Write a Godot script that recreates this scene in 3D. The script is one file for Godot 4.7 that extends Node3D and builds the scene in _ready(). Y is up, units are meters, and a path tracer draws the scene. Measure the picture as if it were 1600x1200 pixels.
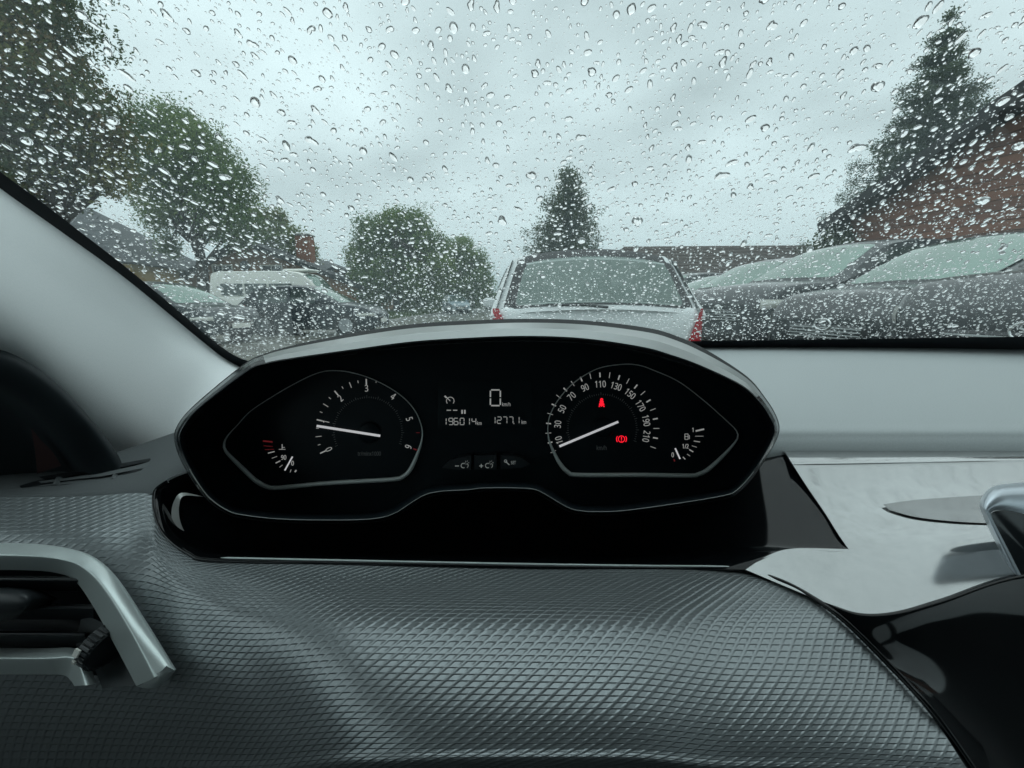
extends Node3D

const EYE := Vector3(0, 1.05, 0)      # the eye in the driver's seat; the ground lies at y = 0
const PITCH := 0.2007                 # looking 11.5 degrees down
const FOCAL := 640.0                  # in the units of a 1600 x 1200 plan of the view
var fwd := Vector3(0, -sin(PITCH), -cos(PITCH))
var upw := Vector3(0, cos(PITCH), -sin(PITCH))
var rgt := Vector3(1, 0, 0)
var rng := RandomNumberGenerator.new()
var origins := {}                     # node -> where it stands in the world
var used := {}
var mats := {}

# ---------------------------------------------------------------- mesh building
class Geo:
	var v := PackedVector3Array()
	var ix := PackedInt32Array()
	var uv := PackedVector2Array()
	var nn := {}
	func add(p: Vector3, t := Vector2.ZERO) -> int:
		v.append(p); uv.append(t); return v.size() - 1
	func tri(a: Vector3, b: Vector3, c: Vector3) -> void:
		var k := v.size()
		for p in [a, b, c]: add(p, Vector2(p.x, p.z))
		ix.append_array([k, k + 1, k + 2])
	func quad(a: Vector3, b: Vector3, c: Vector3, d: Vector3) -> void:
		var k := v.size()
		var w := (b - a).length()
		var h := (d - a).length()
		add(a, Vector2(0, 0)); add(b, Vector2(w, 0)); add(c, Vector2(w, h)); add(d, Vector2(0, h))
		ix.append_array([k, k + 1, k + 2, k, k + 2, k + 3])
	# rows of points, joined smoothly; uv in metres along the surface
	func grid(rows: Array, closed := false, flip := false) -> void:
		var k := v.size()
		var n: int = rows[0].size()
		var vv := 0.0
		for r in rows.size():
			var row: PackedVector3Array = rows[r]
			if r > 0:
				var s := 0.0
				for i in n: s += (row[i] - rows[r - 1][i]).length()
				vv += s / n
			var uu := 0.0
			for i in n:
				if i > 0: uu += (row[i] - row[i - 1]).length()
				add(row[i], Vector2(uu, vv))
		for r in rows.size() - 1:
			for i in (n if closed else n - 1):
				var a := k + r * n + i
				var b := k + r * n + (i + 1) % n
				var c := b + n
				var d := a + n
				if flip: ix.append_array([a, d, c, a, c, b])
				else: ix.append_array([a, b, c, a, c, d])
	func fan(loop: PackedVector3Array, flip := false) -> void:
		var k := v.size()
		var m := Vector3.ZERO
		for p in loop: m += p
		m /= loop.size()
		add(m)
		for p in loop: add(p)
		for i in loop.size():
			var a := k + 1 + i
			var b := k + 1 + (i + 1) % loop.size()
			if flip: ix.append_array([k, b, a])
			else: ix.append_array([k, a, b])
	func box(c: Vector3, s: Vector3, b := Basis()) -> void:
		var h := s / 2
		var p := []
		for i in 8: p.append(c + b * Vector3(h.x if i & 1 else -h.x, h.y if i & 2 else -h.y, h.z if i & 4 else -h.z))
		for f in [[0, 2, 3, 1], [4, 5, 7, 6], [0, 4, 6, 2], [1, 3, 7, 5], [2, 6, 7, 3], [0, 1, 5, 4]]: quad(p[f[0]], p[f[1]], p[f[2]], p[f[3]])
	# a box whose edges are cut
	func chamfer(c: Vector3, s: Vector3, e: float, b := Basis()) -> void:
		var h := s / 2
		var sg := [[1, 1], [-1, 1], [-1, -1], [1, -1]]
		var rows := []
		for lev in [[-h.y, e], [-h.y + e, 0.0], [h.y - e, 0.0], [h.y, e]]:
			var row := []
			var x: float = h.x - lev[1]
			var z: float = h.z - lev[1]
			var cut: float = e
			for q in [[x, z - cut], [x - cut, z], [-x + cut, z], [-x, z - cut], [-x, -z + cut], [-x + cut, -z], [x - cut, -z], [x, -z + cut]]:
				row.append(c + b * Vector3(q[0], lev[0], q[1]))
			rows.append(row)
		for r in 3:
			for i in 8: quad(rows[r][i], rows[r][(i + 1) % 8], rows[r + 1][(i + 1) % 8], rows[r + 1][i])
		for i in range(1, 7):
			tri(rows[0][0], rows[0][i + 1], rows[0][i])
			tri(rows[3][0], rows[3][i], rows[3][i + 1])
	func tube(path: PackedVector3Array, radii: Array, sides := 8, closed := false) -> void:
		var rows := []
		var n := path.size()
		var side := Vector3.ZERO
		for i in n:
			var d := path[(i + 1) % n] - path[(i + n - 1) % n] if closed else path[mini(i + 1, n - 1)] - path[maxi(i - 1, 0)]
			d = d.normalized()
			if side == Vector3.ZERO: side = d.cross(Vector3(0.31, 0.9, 0.17)).normalized()
			side = (side - d * side.dot(d)).normalized()
			var other := d.cross(side)
			var row := PackedVector3Array()
			var r: float = radii[mini(i, radii.size() - 1)]
			for k in sides: row.append(path[i] + (side * cos(TAU * k / sides) + other * sin(TAU * k / sides)) * r)
			rows.append(row)
		if closed: rows.append(rows[0])
		grid(rows, true)
		if not closed:
			fan(rows[0], true); fan(rows[-1])
	# a flat outline given thickness along dir; outline in order, bevelled a little by inset
	func slab(loop: PackedVector3Array, dir: Vector3) -> void:
		var n := loop.size()
		var o := loop[0]
		var nor := Vector3.ZERO
		for i in n: nor += (loop[i] - o).cross(loop[(i + 1) % n] - o)
		nor = nor.normalized()
		var ax := (loop[1] - loop[0]).normalized()
		var ay := nor.cross(ax)
		var flat := PackedVector2Array()
		for p in loop: flat.append(Vector2((p - o).dot(ax), (p - o).dot(ay)))
		var t := Geometry2D.triangulate_polygon(flat)
		var k := v.size()
		for i in n: add(loop[i], flat[i])
		for i in n: add(loop[i] + dir, flat[i])
		for i in t.size() / 3:
			ix.append_array([k + t[i * 3], k + t[i * 3 + 1], k + t[i * 3 + 2]])
			ix.append_array([k + n + t[i * 3], k + n + t[i * 3 + 2], k + n + t[i * 3 + 1]])
		for i in n: quad(loop[i], loop[i] + dir, loop[(i + 1) % n] + dir, loop[(i + 1) % n])
	func disc(c: Vector3, nrm: Vector3, r: float, sides := 20) -> void:
		var a := nrm.cross(Vector3(0.3, 0.8, 0.51)).normalized()
		var b := nrm.cross(a).normalized()
		var l := PackedVector3Array()
		for i in sides: l.append(c + (a * cos(TAU * i / sides) + b * sin(TAU * i / sides)) * r)
		fan(l)
	func mesh(off: Vector3) -> ArrayMesh:
		var n := PackedVector3Array()
		n.resize(v.size())
		for i in range(0, ix.size(), 3):
			var a := v[ix[i]]
			var w := (v[ix[i + 2]] - a).cross(v[ix[i + 1]] - a)
			n[ix[i]] += w; n[ix[i + 1]] += w; n[ix[i + 2]] += w
		var p := PackedVector3Array()
		p.resize(v.size())
		for i in v.size():
			n[i] = n[i].normalized() if n[i].length_squared() > 1e-24 else Vector3.UP
			p[i] = v[i] - off
		var arr := []
		arr.resize(Mesh.ARRAY_MAX)
		arr[Mesh.ARRAY_VERTEX] = p
		arr[Mesh.ARRAY_NORMAL] = n
		arr[Mesh.ARRAY_TEX_UV] = uv
		arr[Mesh.ARRAY_INDEX] = ix
		var m := ArrayMesh.new()
		m.add_surface_from_arrays(Mesh.PRIMITIVE_TRIANGLES, arr)
		return m

# ---------------------------------------------------------------- places, nodes, names
func at(px: float, py: float, d: float) -> Vector3:      # a point d metres in front of the eye
	return EYE + (fwd + rgt * (px - 800.0) / FOCAL + upw * (600.0 - py) / FOCAL) * d

func ground(px: float, py: float, h := 0.0) -> Vector3:  # where that line of sight meets height h
	var r := fwd + rgt * (px - 800.0) / FOCAL + upw * (600.0 - py) / FOCAL
	return EYE + r * ((h - EYE.y) / r.y)

func numbered(called: String) -> String:
	if not used.has(called):
		used[called] = 0
		return called
	used[called] += 1
	return "%s_%03d" % [called, used[called]]

func tag(o: Node, label: String, category: String, group := "", kind := "") -> void:
	if label: o.set_meta("label", label)
	if category: o.set_meta("category", category)
	if group: o.set_meta("group", group)
	if kind: o.set_meta("kind", kind)

func thing(called: String, label: String, category: String, where := Vector3.ZERO, group := "") -> Node3D:
	var o := Node3D.new()
	o.name = numbered(called)
	add_child(o, true)
	o.position = where
	origins[o] = where
	tag(o, label, category, group)
	return o

func put(called: String, g: Geo, m: Material, parent: Node = null) -> MeshInstance3D:
	var o := MeshInstance3D.new()
	var off: Vector3 = origins.get(parent, Vector3.ZERO)
	if parent == null:
		var box := AABB(g.v[0], Vector3.ZERO)
		for p in g.v: box = box.expand(p)
		off = Vector3(box.get_center().x, box.position.y, box.get_center().z)
		o.position = off
	origins[o] = off
	o.mesh = g.mesh(off)
	o.material_override = m
	o.name = numbered(called) if parent == null else called
	if parent == null: add_child(o, true)
	else: parent.add_child(o, true)
	return o

func structure(called: String, g: Geo, m: Material) -> MeshInstance3D:
	var o := put(called, g, m)
	o.set_meta("kind", "structure")
	return o

# ---------------------------------------------------------------- curves and patches
func spline(p: Array, n: int, closed := false) -> Array:   # Catmull-Rom through arrays of floats (or vectors)
	var out := []
	var k := p.size()
	for i in n:
		var t := float(i) / (n if closed else n - 1) * (k if closed else k - 1)
		var s := mini(int(t), k - 1 if closed else k - 2)
		var f := t - s
		var a = p[(s + k - 1) % k] if closed else p[maxi(s - 1, 0)]
		var b = p[s]
		var c = p[(s + 1) % k]
		var d = p[(s + 2) % k] if closed else p[mini(s + 2, k - 1)]
		out.append((b * 2.0 + (c - a) * f + (a * 2.0 - b * 5.0 + c * 4.0 - d) * f * f + (b * 3.0 - a - c * 3.0 + d) * f * f * f) * 0.5)
	return out

func path3(p: Array) -> PackedVector3Array:
	return PackedVector3Array(p)

# rows of [px, py, depth] -> a smooth patch of surface
func patch(rows: Array, nu := 24, nv := 16, smooth_v := true) -> Array:
	var dense := []
	for row in rows:
		var q := []
		for c in row: q.append(at(c[0], c[1], c[2]))
		dense.append(spline(q, nu))
	var out := []
	if smooth_v:
		var cols := []
		for i in nu:
			var col := []
			for r in dense: col.append(r[i])
			cols.append(spline(col, nv))
		for j in nv:
			var row := PackedVector3Array()
			for i in nu: row.append(cols[i][j])
			out.append(row)
	else:
		for r in dense: out.append(PackedVector3Array(r))
	return out

func skin(rows: Array, nu := 24, nv := 16) -> Geo:
	var g := Geo.new()
	g.grid(patch(rows, nu, nv))
	return g

# the same sheet with a back face and closed edges
func thick(sheet: Array, by: Vector3) -> Geo:
	var g := Geo.new()
	g.grid(sheet)
	var back := []
	for r in sheet:
		var b := PackedVector3Array()
		for p in r: b.append(p + by)
		back.append(b)
	g.grid(back, false, true)
	var rim := PackedVector3Array()
	var n: int = sheet[0].size()
	for i in n: rim.append(sheet[0][i])
	for j in range(1, sheet.size()): rim.append(sheet[j][n - 1])
	for i in range(n - 2, -1, -1): rim.append(sheet[-1][i])
	for j in range(sheet.size() - 2, 0, -1): rim.append(sheet[j][0])
	for i in rim.size():
		var a := rim[i]
		var b := rim[(i + 1) % rim.size()]
		g.quad(b, a, a + by, b + by)
	return g

# ---------------------------------------------------------------- materials
func lin(r: float, g: float, b: float, a := 1.0) -> Color:
	var c := Color(r, g, b).linear_to_srgb()
	c.a = a
	return c

func mat(called: String, c: Color, rough := 0.7, metal := 0.0, spec := 0.5) -> StandardMaterial3D:
	var m := StandardMaterial3D.new()
	m.resource_name = called
	m.albedo_color = c
	m.roughness = rough
	m.metallic = metal
	m.metallic_specular = spec
	m.cull_mode = BaseMaterial3D.CULL_DISABLED
	mats[called] = m
	return m

func noise_picture(seed_: int, freq: float, low: Color, high: Color, size := 256, octaves := 4) -> ImageTexture:
	var n := FastNoiseLite.new()
	n.seed = seed_
	n.frequency = freq
	n.fractal_octaves = octaves
	var src := n.get_seamless_image(size, size)
	var im := Image.create(size, size, false, Image.FORMAT_RGB8)
	for y in size:
		for x in size: im.set_pixel(x, y, low.lerp(high, src.get_pixel(x, y).r))
	return ImageTexture.create_from_image(im)

# colour that wavers, and a fine grain
func rough_mat(called: String, low: Color, high: Color, rough: float, freq: float, scale: float, bump := 0.0, spec := 0.4) -> StandardMaterial3D:
	var m := mat(called, Color.WHITE, rough, 0.0, spec)
	m.albedo_texture = noise_picture(hash(called) % 9973, freq, low, high)
	m.uv1_triplanar = true
	m.uv1_world_triplanar = true
	m.uv1_scale = Vector3.ONE * scale
	if bump > 0.0:
		m.heightmap_enabled = true
		m.heightmap_texture = m.albedo_texture if freq > 0.05 else noise_picture(hash(called) % 997, 0.12, Color.BLACK, Color.WHITE)
		m.heightmap_scale = bump
	return m

# ---------------------------------------------------------------- the windscreen and the rain on it
const SLOPE := 0.5236                 # 30 degrees
const SCREEN_HIGH := 0.36             # how far the screen's plane passes above the eye
const SCREEN_FOOT := 0.80             # how far ahead of the eye its foot is
const BOW := 0.10                     # its sides curve back
const MIDDLE := 0.30

func screen(x: float, s: float, off := 0.0) -> Vector3:   # s runs up the screen from its foot; off is outward
	var y := SCREEN_HIGH - tan(SLOPE) * SCREEN_FOOT + s * sin(SLOPE)
	var z := SCREEN_FOOT - s * cos(SLOPE) - BOW * (x - MIDDLE) * (x - MIDDLE)
	return EYE + Vector3(x, y, -z) + screen_out(x) * off

func screen_out(x: float) -> Vector3:
	return Vector3(-2.0 * BOW * (x - MIDDLE) * -1.0 * sin(SLOPE), cos(SLOPE), -sin(SLOPE)).normalized()

func screen_hit(px: float, py: float) -> float:           # depth at which that line of sight meets the screen
	var r := fwd + rgt * (px - 800.0) / FOCAL + upw * (600.0 - py) / FOCAL
	var lo := 0.0
	var hi := 6.0
	for i in 50:
		var t := (lo + hi) / 2
		var p := r * t
		if p.y + tan(SLOPE) * (-p.z + BOW * (p.x - MIDDLE) * (p.x - MIDDLE)) > SCREEN_HIGH: hi = t
		else: lo = t
	return lo

func drop_geo(r: RandomNumberGenerator, kind: int, rings: int, sides: int) -> Geo:
	# y is away from the glass, -z is up the screen: a flat foot with an uneven outline and a domed top that sags down the screen
	var g := Geo.new()
	var a := []
	for k in 6: a.append(Vector2(r.randf_range(-1, 1), r.randf_range(-1, 1)))
	var wob := 0.03 + 0.03 * (kind % 4)
	var long := 0.92 + 0.14 * (kind % 3) + (0.45 if kind == 5 else 0.0)
	var slant := r.randf_range(-0.35, 0.35)
	var touch := deg_to_rad([60.0, 70.0, 80.0, 87.0, 74.0][kind % 5])   # contact angle
	var R := 1.0 / sin(touch)
	var rows := []
	for j in rings + 1:
		var q := float(j) / rings
		var rho := sqrt(1.0 - q * q) if j < rings else 0.0
		rho = cos(q * PI / 2)
		var row := PackedVector3Array()
		for i in sides:
			var th := TAU * i / sides
			var w := 1.0
			if kind >= 7: w *= 1.0 + (0.16 + 0.05 * (kind - 7)) * cos(2.0 * th + a[0].x * 3.0) + 0.10 * cos(3.0 * th + a[1].x * 3.0)
			for k in range(2, 6): w += wob * 1.6 / k * (a[k].x * cos(k * th) + a[k].y * sin(k * th))
			var x := cos(th) * w * rho
			var z := sin(th) * w * rho * long
			x += slant * z
			var y := sqrt(R * R - rho * rho) - R * cos(touch)
			z += 0.10 * (1.0 - rho)          # the crown hangs a little down the screen
			row.append(Vector3(x, y, z))
		rows.append(row)
	g.grid(rows, true)
	g.fan(rows[0], true)
	return g

func build_rain(m: Material) -> void:
	var r := RandomNumberGenerator.new()
	r.seed = 77
	var shapes: Array[ArrayMesh] = []
	var small: Array[ArrayMesh] = []
	for k in 11: shapes.append(drop_geo(r, k, 9, 28).mesh(Vector3.ZERO))
	for k in 3: small.append(drop_geo(r, k, 5, 14).mesh(Vector3.ZERO))
	var taken := {}
	var all := []
	var classes := [[50, 0.0042, 0.0060], [360, 0.0029, 0.0042], [3500, 0.0019, 0.0030], [15000, 0.0011, 0.0019], [24000, 0.0005, 0.0011], [45000, 0.00025, 0.0005]]
	for c in classes:
		for i in c[0]:
			var rad: float = lerpf(c[1], c[2], pow(r.randf(), 1.6))
			var x := r.randf_range(-0.64, 1.28)
			var s := r.randf_range(0.0, 0.70)
			var p := screen(x, s)
			var q := p - EYE
			var d := q.dot(fwd)
			if d < 0.1 or absf(q.x / d) > 1.9 or q.dot(upw) / d > 2.0: continue
			if rad < 0.00032 * d / 0.55: continue
			var cell := 0.006
			var gx := int(floor(x / cell))
			var gs := int(floor(s / cell))
			var ok := true
			for ux in range(gx - 2, gx + 3):
				for us in range(gs - 2, gs + 3):
					for o in taken.get(Vector2i(ux, us), []):
						if Vector2(x - o.x, s - o.y).length() < (rad + o.z) * 1.22: ok = false
			if not ok: continue
			var key := Vector2i(gx, gs)
			if not taken.has(key): taken[key] = []
			taken[key].append(Vector3(x, s, rad))
			all.append([rad / d, x, s, rad])
	all.sort_custom(func(u, w): return u[0] > w[0])
	var rest := [[], [], [], [], [], [], [], [], []]
	for i in all.size():
		var x: float = all[i][1]
		var n := screen_out(x)
		var across := (screen(x, all[i][2]) - screen(x + 0.001, all[i][2])).normalized()
		var down := across.cross(n).normalized()
		var rad: float = all[i][3]
		var b := Basis(across, n, down).rotated(n, r.randfn(0.0, 0.30)).scaled_local(Vector3(rad, rad, rad * (0.92 + 0.22 * r.randf())))
		var t := Transform3D(b, screen(x, all[i][2], 0.0006))
		if i < 300:
			var o := MeshInstance3D.new()
			o.name = numbered("raindrop")
			o.mesh = shapes[r.randi() % shapes.size()]
			o.material_override = m
			o.transform = t
			add_child(o, true)
			tag(o, "large clear raindrop sitting on the outside of the windscreen", "raindrop", "large raindrops on the windscreen")
		elif rad > 0.0011: rest[i % 6].append(t)
		else: rest[6 + i % 3].append(t)
	var wet := Node3D.new()
	wet.name = "rain"
	add_child(wet, true)
	tag(wet, "smaller raindrops and fine beads strewn between the large ones all over the windscreen", "rain", "", "stuff")
	for k in 9:
		var mm := MultiMesh.new()
		mm.transform_format = MultiMesh.TRANSFORM_3D
		mm.mesh = shapes[[0, 1, 3, 5, 7, 9][k]] if k < 6 else small[k - 6]
		mm.instance_count = rest[k].size()
		for i in rest[k].size(): mm.set_instance_transform(i, rest[k][i])
		var o := MultiMeshInstance3D.new()
		o.name = "bead"
		o.multimesh = mm
		o.material_override = m
		wet.add_child(o, true)
		o.set_meta("kind", "stuff")
	print("drops ", all.size())

func strip(x0: float, x1: float, s0: float, s1: float, off: float, n := 40, m := 12) -> Array:
	var rows := []
	for j in m + 1:
		var row := PackedVector3Array()
		for i in n + 1: row.append(screen(lerpf(x0, x1, float(i) / n), lerpf(s0, s1, float(j) / m), off))
		rows.append(row)
	return rows


# ---------------------------------------------------------------- the instrument cluster
const FACE := 0.352                   # how far in front of the eye the dial faces lie

func loop_px(p: Array, n: int) -> Array:                  # closed outline of Vector2 / Vector3, evenly resampled
	var fine := spline(p, p.size() * 12, true)
	var length := [0.0]
	for i in fine.size():
		var a = fine[i]
		var b = fine[(i + 1) % fine.size()]
		length.append(length[-1] + Vector2(b.x - a.x, b.y - a.y).length())
	var out := []
	var k := 0
	for i in n:
		var want: float = length[-1] * i / n
		while length[k + 1] < want: k += 1
		var f: float = (want - length[k]) / maxf(length[k + 1] - length[k], 1e-9)
		out.append(fine[k].lerp(fine[(k + 1) % fine.size()], f))
	return out

func face_sheet(outline: Array, d: float, by := 0.002) -> Geo:
	var l := PackedVector3Array()
	for p in outline: l.append(at(p.x, p.y, d))
	var g := Geo.new()
	g.slab(l, fwd * by)
	return g

func bar(g: Geo, x0: float, y0: float, x1: float, y1: float, w: float, d := FACE, deep := 0.0006) -> void:
	var a := at(x0, y0, d)
	var b := at(x1, y1, d)
	var along := (b - a).normalized()
	var side := fwd.cross(along).normalized()
	g.box((a + b) / 2, Vector3((b - a).length(), w * d / FOCAL, deep), Basis(along, side, along.cross(side)))

func lettering(s: String, px: float, py: float, high: float, m: Material, parent: Node, called := "numeral", turn := 0.0, d := FACE, mono := false) -> MeshInstance3D:
	var t := TextMesh.new()
	var f := SystemFont.new()
	f.font_names = PackedStringArray(["Droid Sans Mono" if mono else "Droid Sans"])
	t.font = f
	t.text = s
	t.font_size = 32
	t.pixel_size = high * d / FOCAL / (0.714 * 32.0)
	t.depth = 0.0004
	var o := MeshInstance3D.new()
	o.name = called
	o.mesh = t
	o.material_override = m
	o.transform = Transform3D(Basis(rgt, upw, -fwd) * Basis(Vector3(0, 0, 1), turn) * Basis.from_scale(Vector3(0.78, 1, 1)), at(px, py, d - 0.0006) - origins.get(parent, Vector3.ZERO))
	parent.add_child(o, true)
	return o

func ticks(g: Geo, c: Vector2, deg: float, r0: float, r1: float, w: float) -> void:
	var u := Vector2(cos(deg_to_rad(deg)), -sin(deg_to_rad(deg)))
	var a := c + u * r0
	var b := c + u * r1
	bar(g, a.x, a.y, b.x, b.y, w)

func digit(g: Geo, ch: String, x: float, y: float, w: float, h: float, t: float) -> void:   # seven segments; x, y is the middle
	var on: String = {"0": "abcdef", "1": "bc", "2": "abged", "4": "fgbc", "6": "afgedc", "7": "abc", "9": "abcdfg"}[ch]
	var l := x - w / 2
	var r := x + w / 2
	var q := t * 0.55
	if "a" in on: bar(g, l + q, y - h / 2, r - q, y - h / 2, t)
	if "d" in on: bar(g, l + q, y + h / 2, r - q, y + h / 2, t)
	if "g" in on: bar(g, l + q, y, r - q, y, t)
	if "f" in on: bar(g, l, y - h / 2 + q, l, y - q, t)
	if "e" in on: bar(g, l, y + q, l, y + h / 2 - q, t)
	if "b" in on: bar(g, r, y - h / 2 + q, r, y - q, t)
	if "c" in on: bar(g, r, y + q, r, y + h / 2 - q, t)

func ring_px(g: Geo, x: float, y: float, r: float, w: float, from := 0.0, to := 360.0, d := FACE, n := 16) -> void:
	for i in n:
		var a := deg_to_rad(lerpf(from, to, float(i) / n))
		var b := deg_to_rad(lerpf(from, to, float(i + 1) / n))
		bar(g, x + cos(a) * r, y - sin(a) * r, x + cos(b) * r, y - sin(b) * r, w, d)

func build_cluster() -> void:
	var t := thing("instrument_cluster", "black hooded instrument cluster with two dials and a central digital readout", "instrument cluster", at(745, 790, 0.33))
	var o := loop_px([Vector3(730, 503, 26), Vector3(822, 500, 26), Vector3(916, 503, 27), Vector3(1010, 514, 30), Vector3(1057, 527, 30), Vector3(1104, 549, 25), Vector3(1166, 589, 15), Vector3(1194, 621, 9), Vector3(1210, 646, 8), Vector3(1217, 667, 6), Vector3(1213, 686, 5), Vector3(1197, 714, 4), Vector3(1176, 746, 4), Vector3(1154, 769, 4), Vector3(1135, 778, 4), Vector3(1072, 789, 4), Vector3(979, 802, 4), Vector3(932, 804, 4), Vector3(910, 803, 4), Vector3(885, 797, 4), Vector3(847, 775, 4), Vector3(826, 768, 4), Vector3(760, 767, 4), Vector3(730, 770, 4), Vector3(692, 772, 4), Vector3(667, 777, 4), Vector3(646, 789, 4), Vector3(621, 805, 4), Vector3(592, 814, 4), Vector3(542, 817, 4), Vector3(449, 816, 4), Vector3(386, 810, 4), Vector3(355, 802, 4), Vector3(321, 777, 4), Vector3(289, 730, 5), Vector3(274, 692, 6), Vector3(277, 667, 7), Vector3(305, 633, 7), Vector3(380, 571, 10), Vector3(411, 555, 13), Vector3(455, 542, 18), Vector3(542, 524, 24), Vector3(640, 509, 26)], 260)
	var n := o.size()
	var inward := []
	for i in n:
		var a: Vector3 = o[(i + n - 2) % n]
		var b: Vector3 = o[(i + 2) % n]
		inward.append(Vector2(-(b.y - a.y), b.x - a.x).normalized())
	var ring := func(inset: Callable, depth: Callable) -> PackedVector3Array:
		var row := PackedVector3Array()
		for i in n:
			var w: float = o[i].z
			var k := clampf((w - 4.0) / 22.0, 0, 1)
			var e: float = inset.call(w, k)
			row.append(at(o[i].x + inward[i].x * e, o[i].y + inward[i].y * e, depth.call(k)))
		return row
	var outer = ring.call(func(w, k): return w * 0.16 * k, func(k): return lerpf(0.300, 0.400, k))
	var half = ring.call(func(w, _k): return w * 0.42, func(k): return lerpf(0.2945, 0.312, k))
	var half2 = ring.call(func(w, _k): return w * 0.50, func(k): return lerpf(0.2930, 0.3015, k))
	var lip = ring.call(func(w, _k): return w * 0.95, func(k): return lerpf(0.2900, 0.2970, k))
	var lip2 = ring.call(func(w, _k): return w * 1.0 + 1.0, func(k): return lerpf(0.2895, 0.2966, k))
	var lip3 = ring.call(func(w, _k): return w * 1.0 + 3.0, func(k): return lerpf(0.2915, 0.2990, k))
	var deep = ring.call(func(w, k): return w + 10.0 - 4.0 * k, func(_k): return 0.353)
	var g := Geo.new()
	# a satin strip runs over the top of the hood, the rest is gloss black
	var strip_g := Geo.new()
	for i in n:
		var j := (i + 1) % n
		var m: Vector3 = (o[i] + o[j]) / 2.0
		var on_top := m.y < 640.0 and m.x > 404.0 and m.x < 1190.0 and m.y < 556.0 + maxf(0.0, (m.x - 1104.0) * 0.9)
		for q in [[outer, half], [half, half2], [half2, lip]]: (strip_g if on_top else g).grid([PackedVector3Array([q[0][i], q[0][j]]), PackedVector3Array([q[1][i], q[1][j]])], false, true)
	g.grid([lip, lip2], true, true)
	put("hood", g, mats.hood_black, t)
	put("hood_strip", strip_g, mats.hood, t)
	var lip_path := PackedVector3Array()
	for i in n:
		if o[i].y > 735.0: lip_path.append(lip2[i] - fwd * 0.0006)
	g = Geo.new()
	g.tube(lip_path, [0.00028], 6)  # pale tube drawn as the highlight along the lower lip
	put("lip_highlight", g, mats.hood, t)
	g = Geo.new()
	g.grid([ring.call(func(_w, k): return -1.0 - 1.0 * k, func(k): return lerpf(0.305, 0.43, k)), ring.call(func(w, k): return w * 0.16 * k, func(k): return lerpf(0.3002, 0.4002, k))], true, true)
	g.grid([ring.call(func(_w, k): return 8.0 + 10.0 * k, func(k): return lerpf(0.36, 0.45, k)), ring.call(func(_w, k): return -1.0 - 1.0 * k, func(k): return lerpf(0.305, 0.43, k))], true, true)
	put("hood_seam", g, mats.rubber, t)
	g = Geo.new()
	g.grid([ring.call(func(_w, k): return 8.0 + 10.0 * k, func(k): return lerpf(0.36, 0.45, k)), ring.call(func(_w, k): return 40.0 + 20.0 * k, func(k): return lerpf(0.46, 0.52, k))], true)
	var shut := []
	for i in n: shut.append(Vector2(o[i].x, o[i].y) + inward[i] * 45.0)
	put("rear_housing", g, mats.rubber, t)
	g = Geo.new()
	g.grid([lip2, lip3, deep], true, true)
	put("inner_shroud", g, mats.shroud, t)
	var back := []
	for i in n: back.append(Vector2(o[i].x, o[i].y) + inward[i] * (o[i].z + 7.0))
	put("face_panel", face_sheet(back, 0.3545), mats.shroud, t)
	var left := loop_px([Vector2(519, 579), Vector2(549, 582), Vector2(586, 594), Vector2(624, 616), Vector2(648, 641), Vector2(659, 668), Vector2(659, 688), Vector2(652, 710), Vector2(642, 732), Vector2(631, 744), Vector2(612, 749), Vector2(511, 755), Vector2(436, 762), Vector2(419, 761), Vector2(402, 753), Vector2(385, 738), Vector2(355, 708), Vector2(350, 696), Vector2(354, 683), Vector2(371, 664), Vector2(392, 642), Vector2(430, 617), Vector2(467, 596), Vector2(496, 583)], 120)
	var right := loop_px([Vector2(976, 569), Vector2(940, 574), Vector2(914, 586), Vector2(890, 604), Vector2(870, 628), Vector2(859, 650), Vector2(856, 668), Vector2(858, 688), Vector2(866, 708), Vector2(876, 726), Vector2(888, 738), Vector2(904, 742), Vector2(1000, 742), Vector2(1076, 743), Vector2(1091, 741), Vector2(1106, 734), Vector2(1130, 712), Vector2(1148, 692), Vector2(1153, 682), Vector2(1150, 672), Vector2(1136, 658), Vector2(1100, 626), Vector2(1060, 596), Vector2(1020, 578), Vector2(1000, 571)], 120)
	var dials := []
	for side in 2:
		var l: Array = [left, right][side]
		var dial := put(["rev_counter", "speedometer"][side], face_sheet(l, FACE, 0.0016), mats.dial, t)
		dials.append(dial)
		var tube := PackedVector3Array()
		var radii := []
		for p in l:
			tube.append(at(p.x, p.y, FACE - 0.003))
			radii.append(lerpf(0.0004, 0.0019, smoothstep(665, 738, p.y)))
		g = Geo.new()
		g.tube(tube, radii, 8, true)
		put("rim", g, mats.dial_rim, dial)
	# the rev counter
	var c := Vector2(575, 674)
	g = Geo.new()
	for k in 7:
		if k in [0, 1, 2, 3]: ticks(g, c, 204.7 - 37.6 * k, 73.0, 82.0, 1.9)
	for k in [0.5, 1.5, 2.5]: ticks(g, c, 204.7 - 37.6 * k, 73.0, 82.0, 1.0)
	for k in [0.25, 0.75, 1.25, 1.75, 2.25, 2.75, 3.3]: ticks(g, c, 204.7 - 37.6 * k, 77.0, 81.0, 0.9)
	put("scale", g, mats.lit, dials[0])
	g = Geo.new()
	ticks(g, c, -20.9, 76, 82, 1.8); ticks(g, c, -1.5, 75.5, 81, 0.8)
	put("red_mark", g, mats.dim_red, dials[0])
	for k in 7:
		var a := deg_to_rad(204.7 - 37.6 * k)
		lettering(str(k), c.x + cos(a) * 67, c.y - sin(a) * 67, 10.0, mats.lit, dials[0], "numeral", a - PI / 2)
	g = Geo.new()
	for k in 61: ticks(g, c, 204.7 - 225.6 * k / 60.0, 52.0, 54.5 if k % 5 else 56.5, 0.6)
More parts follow.
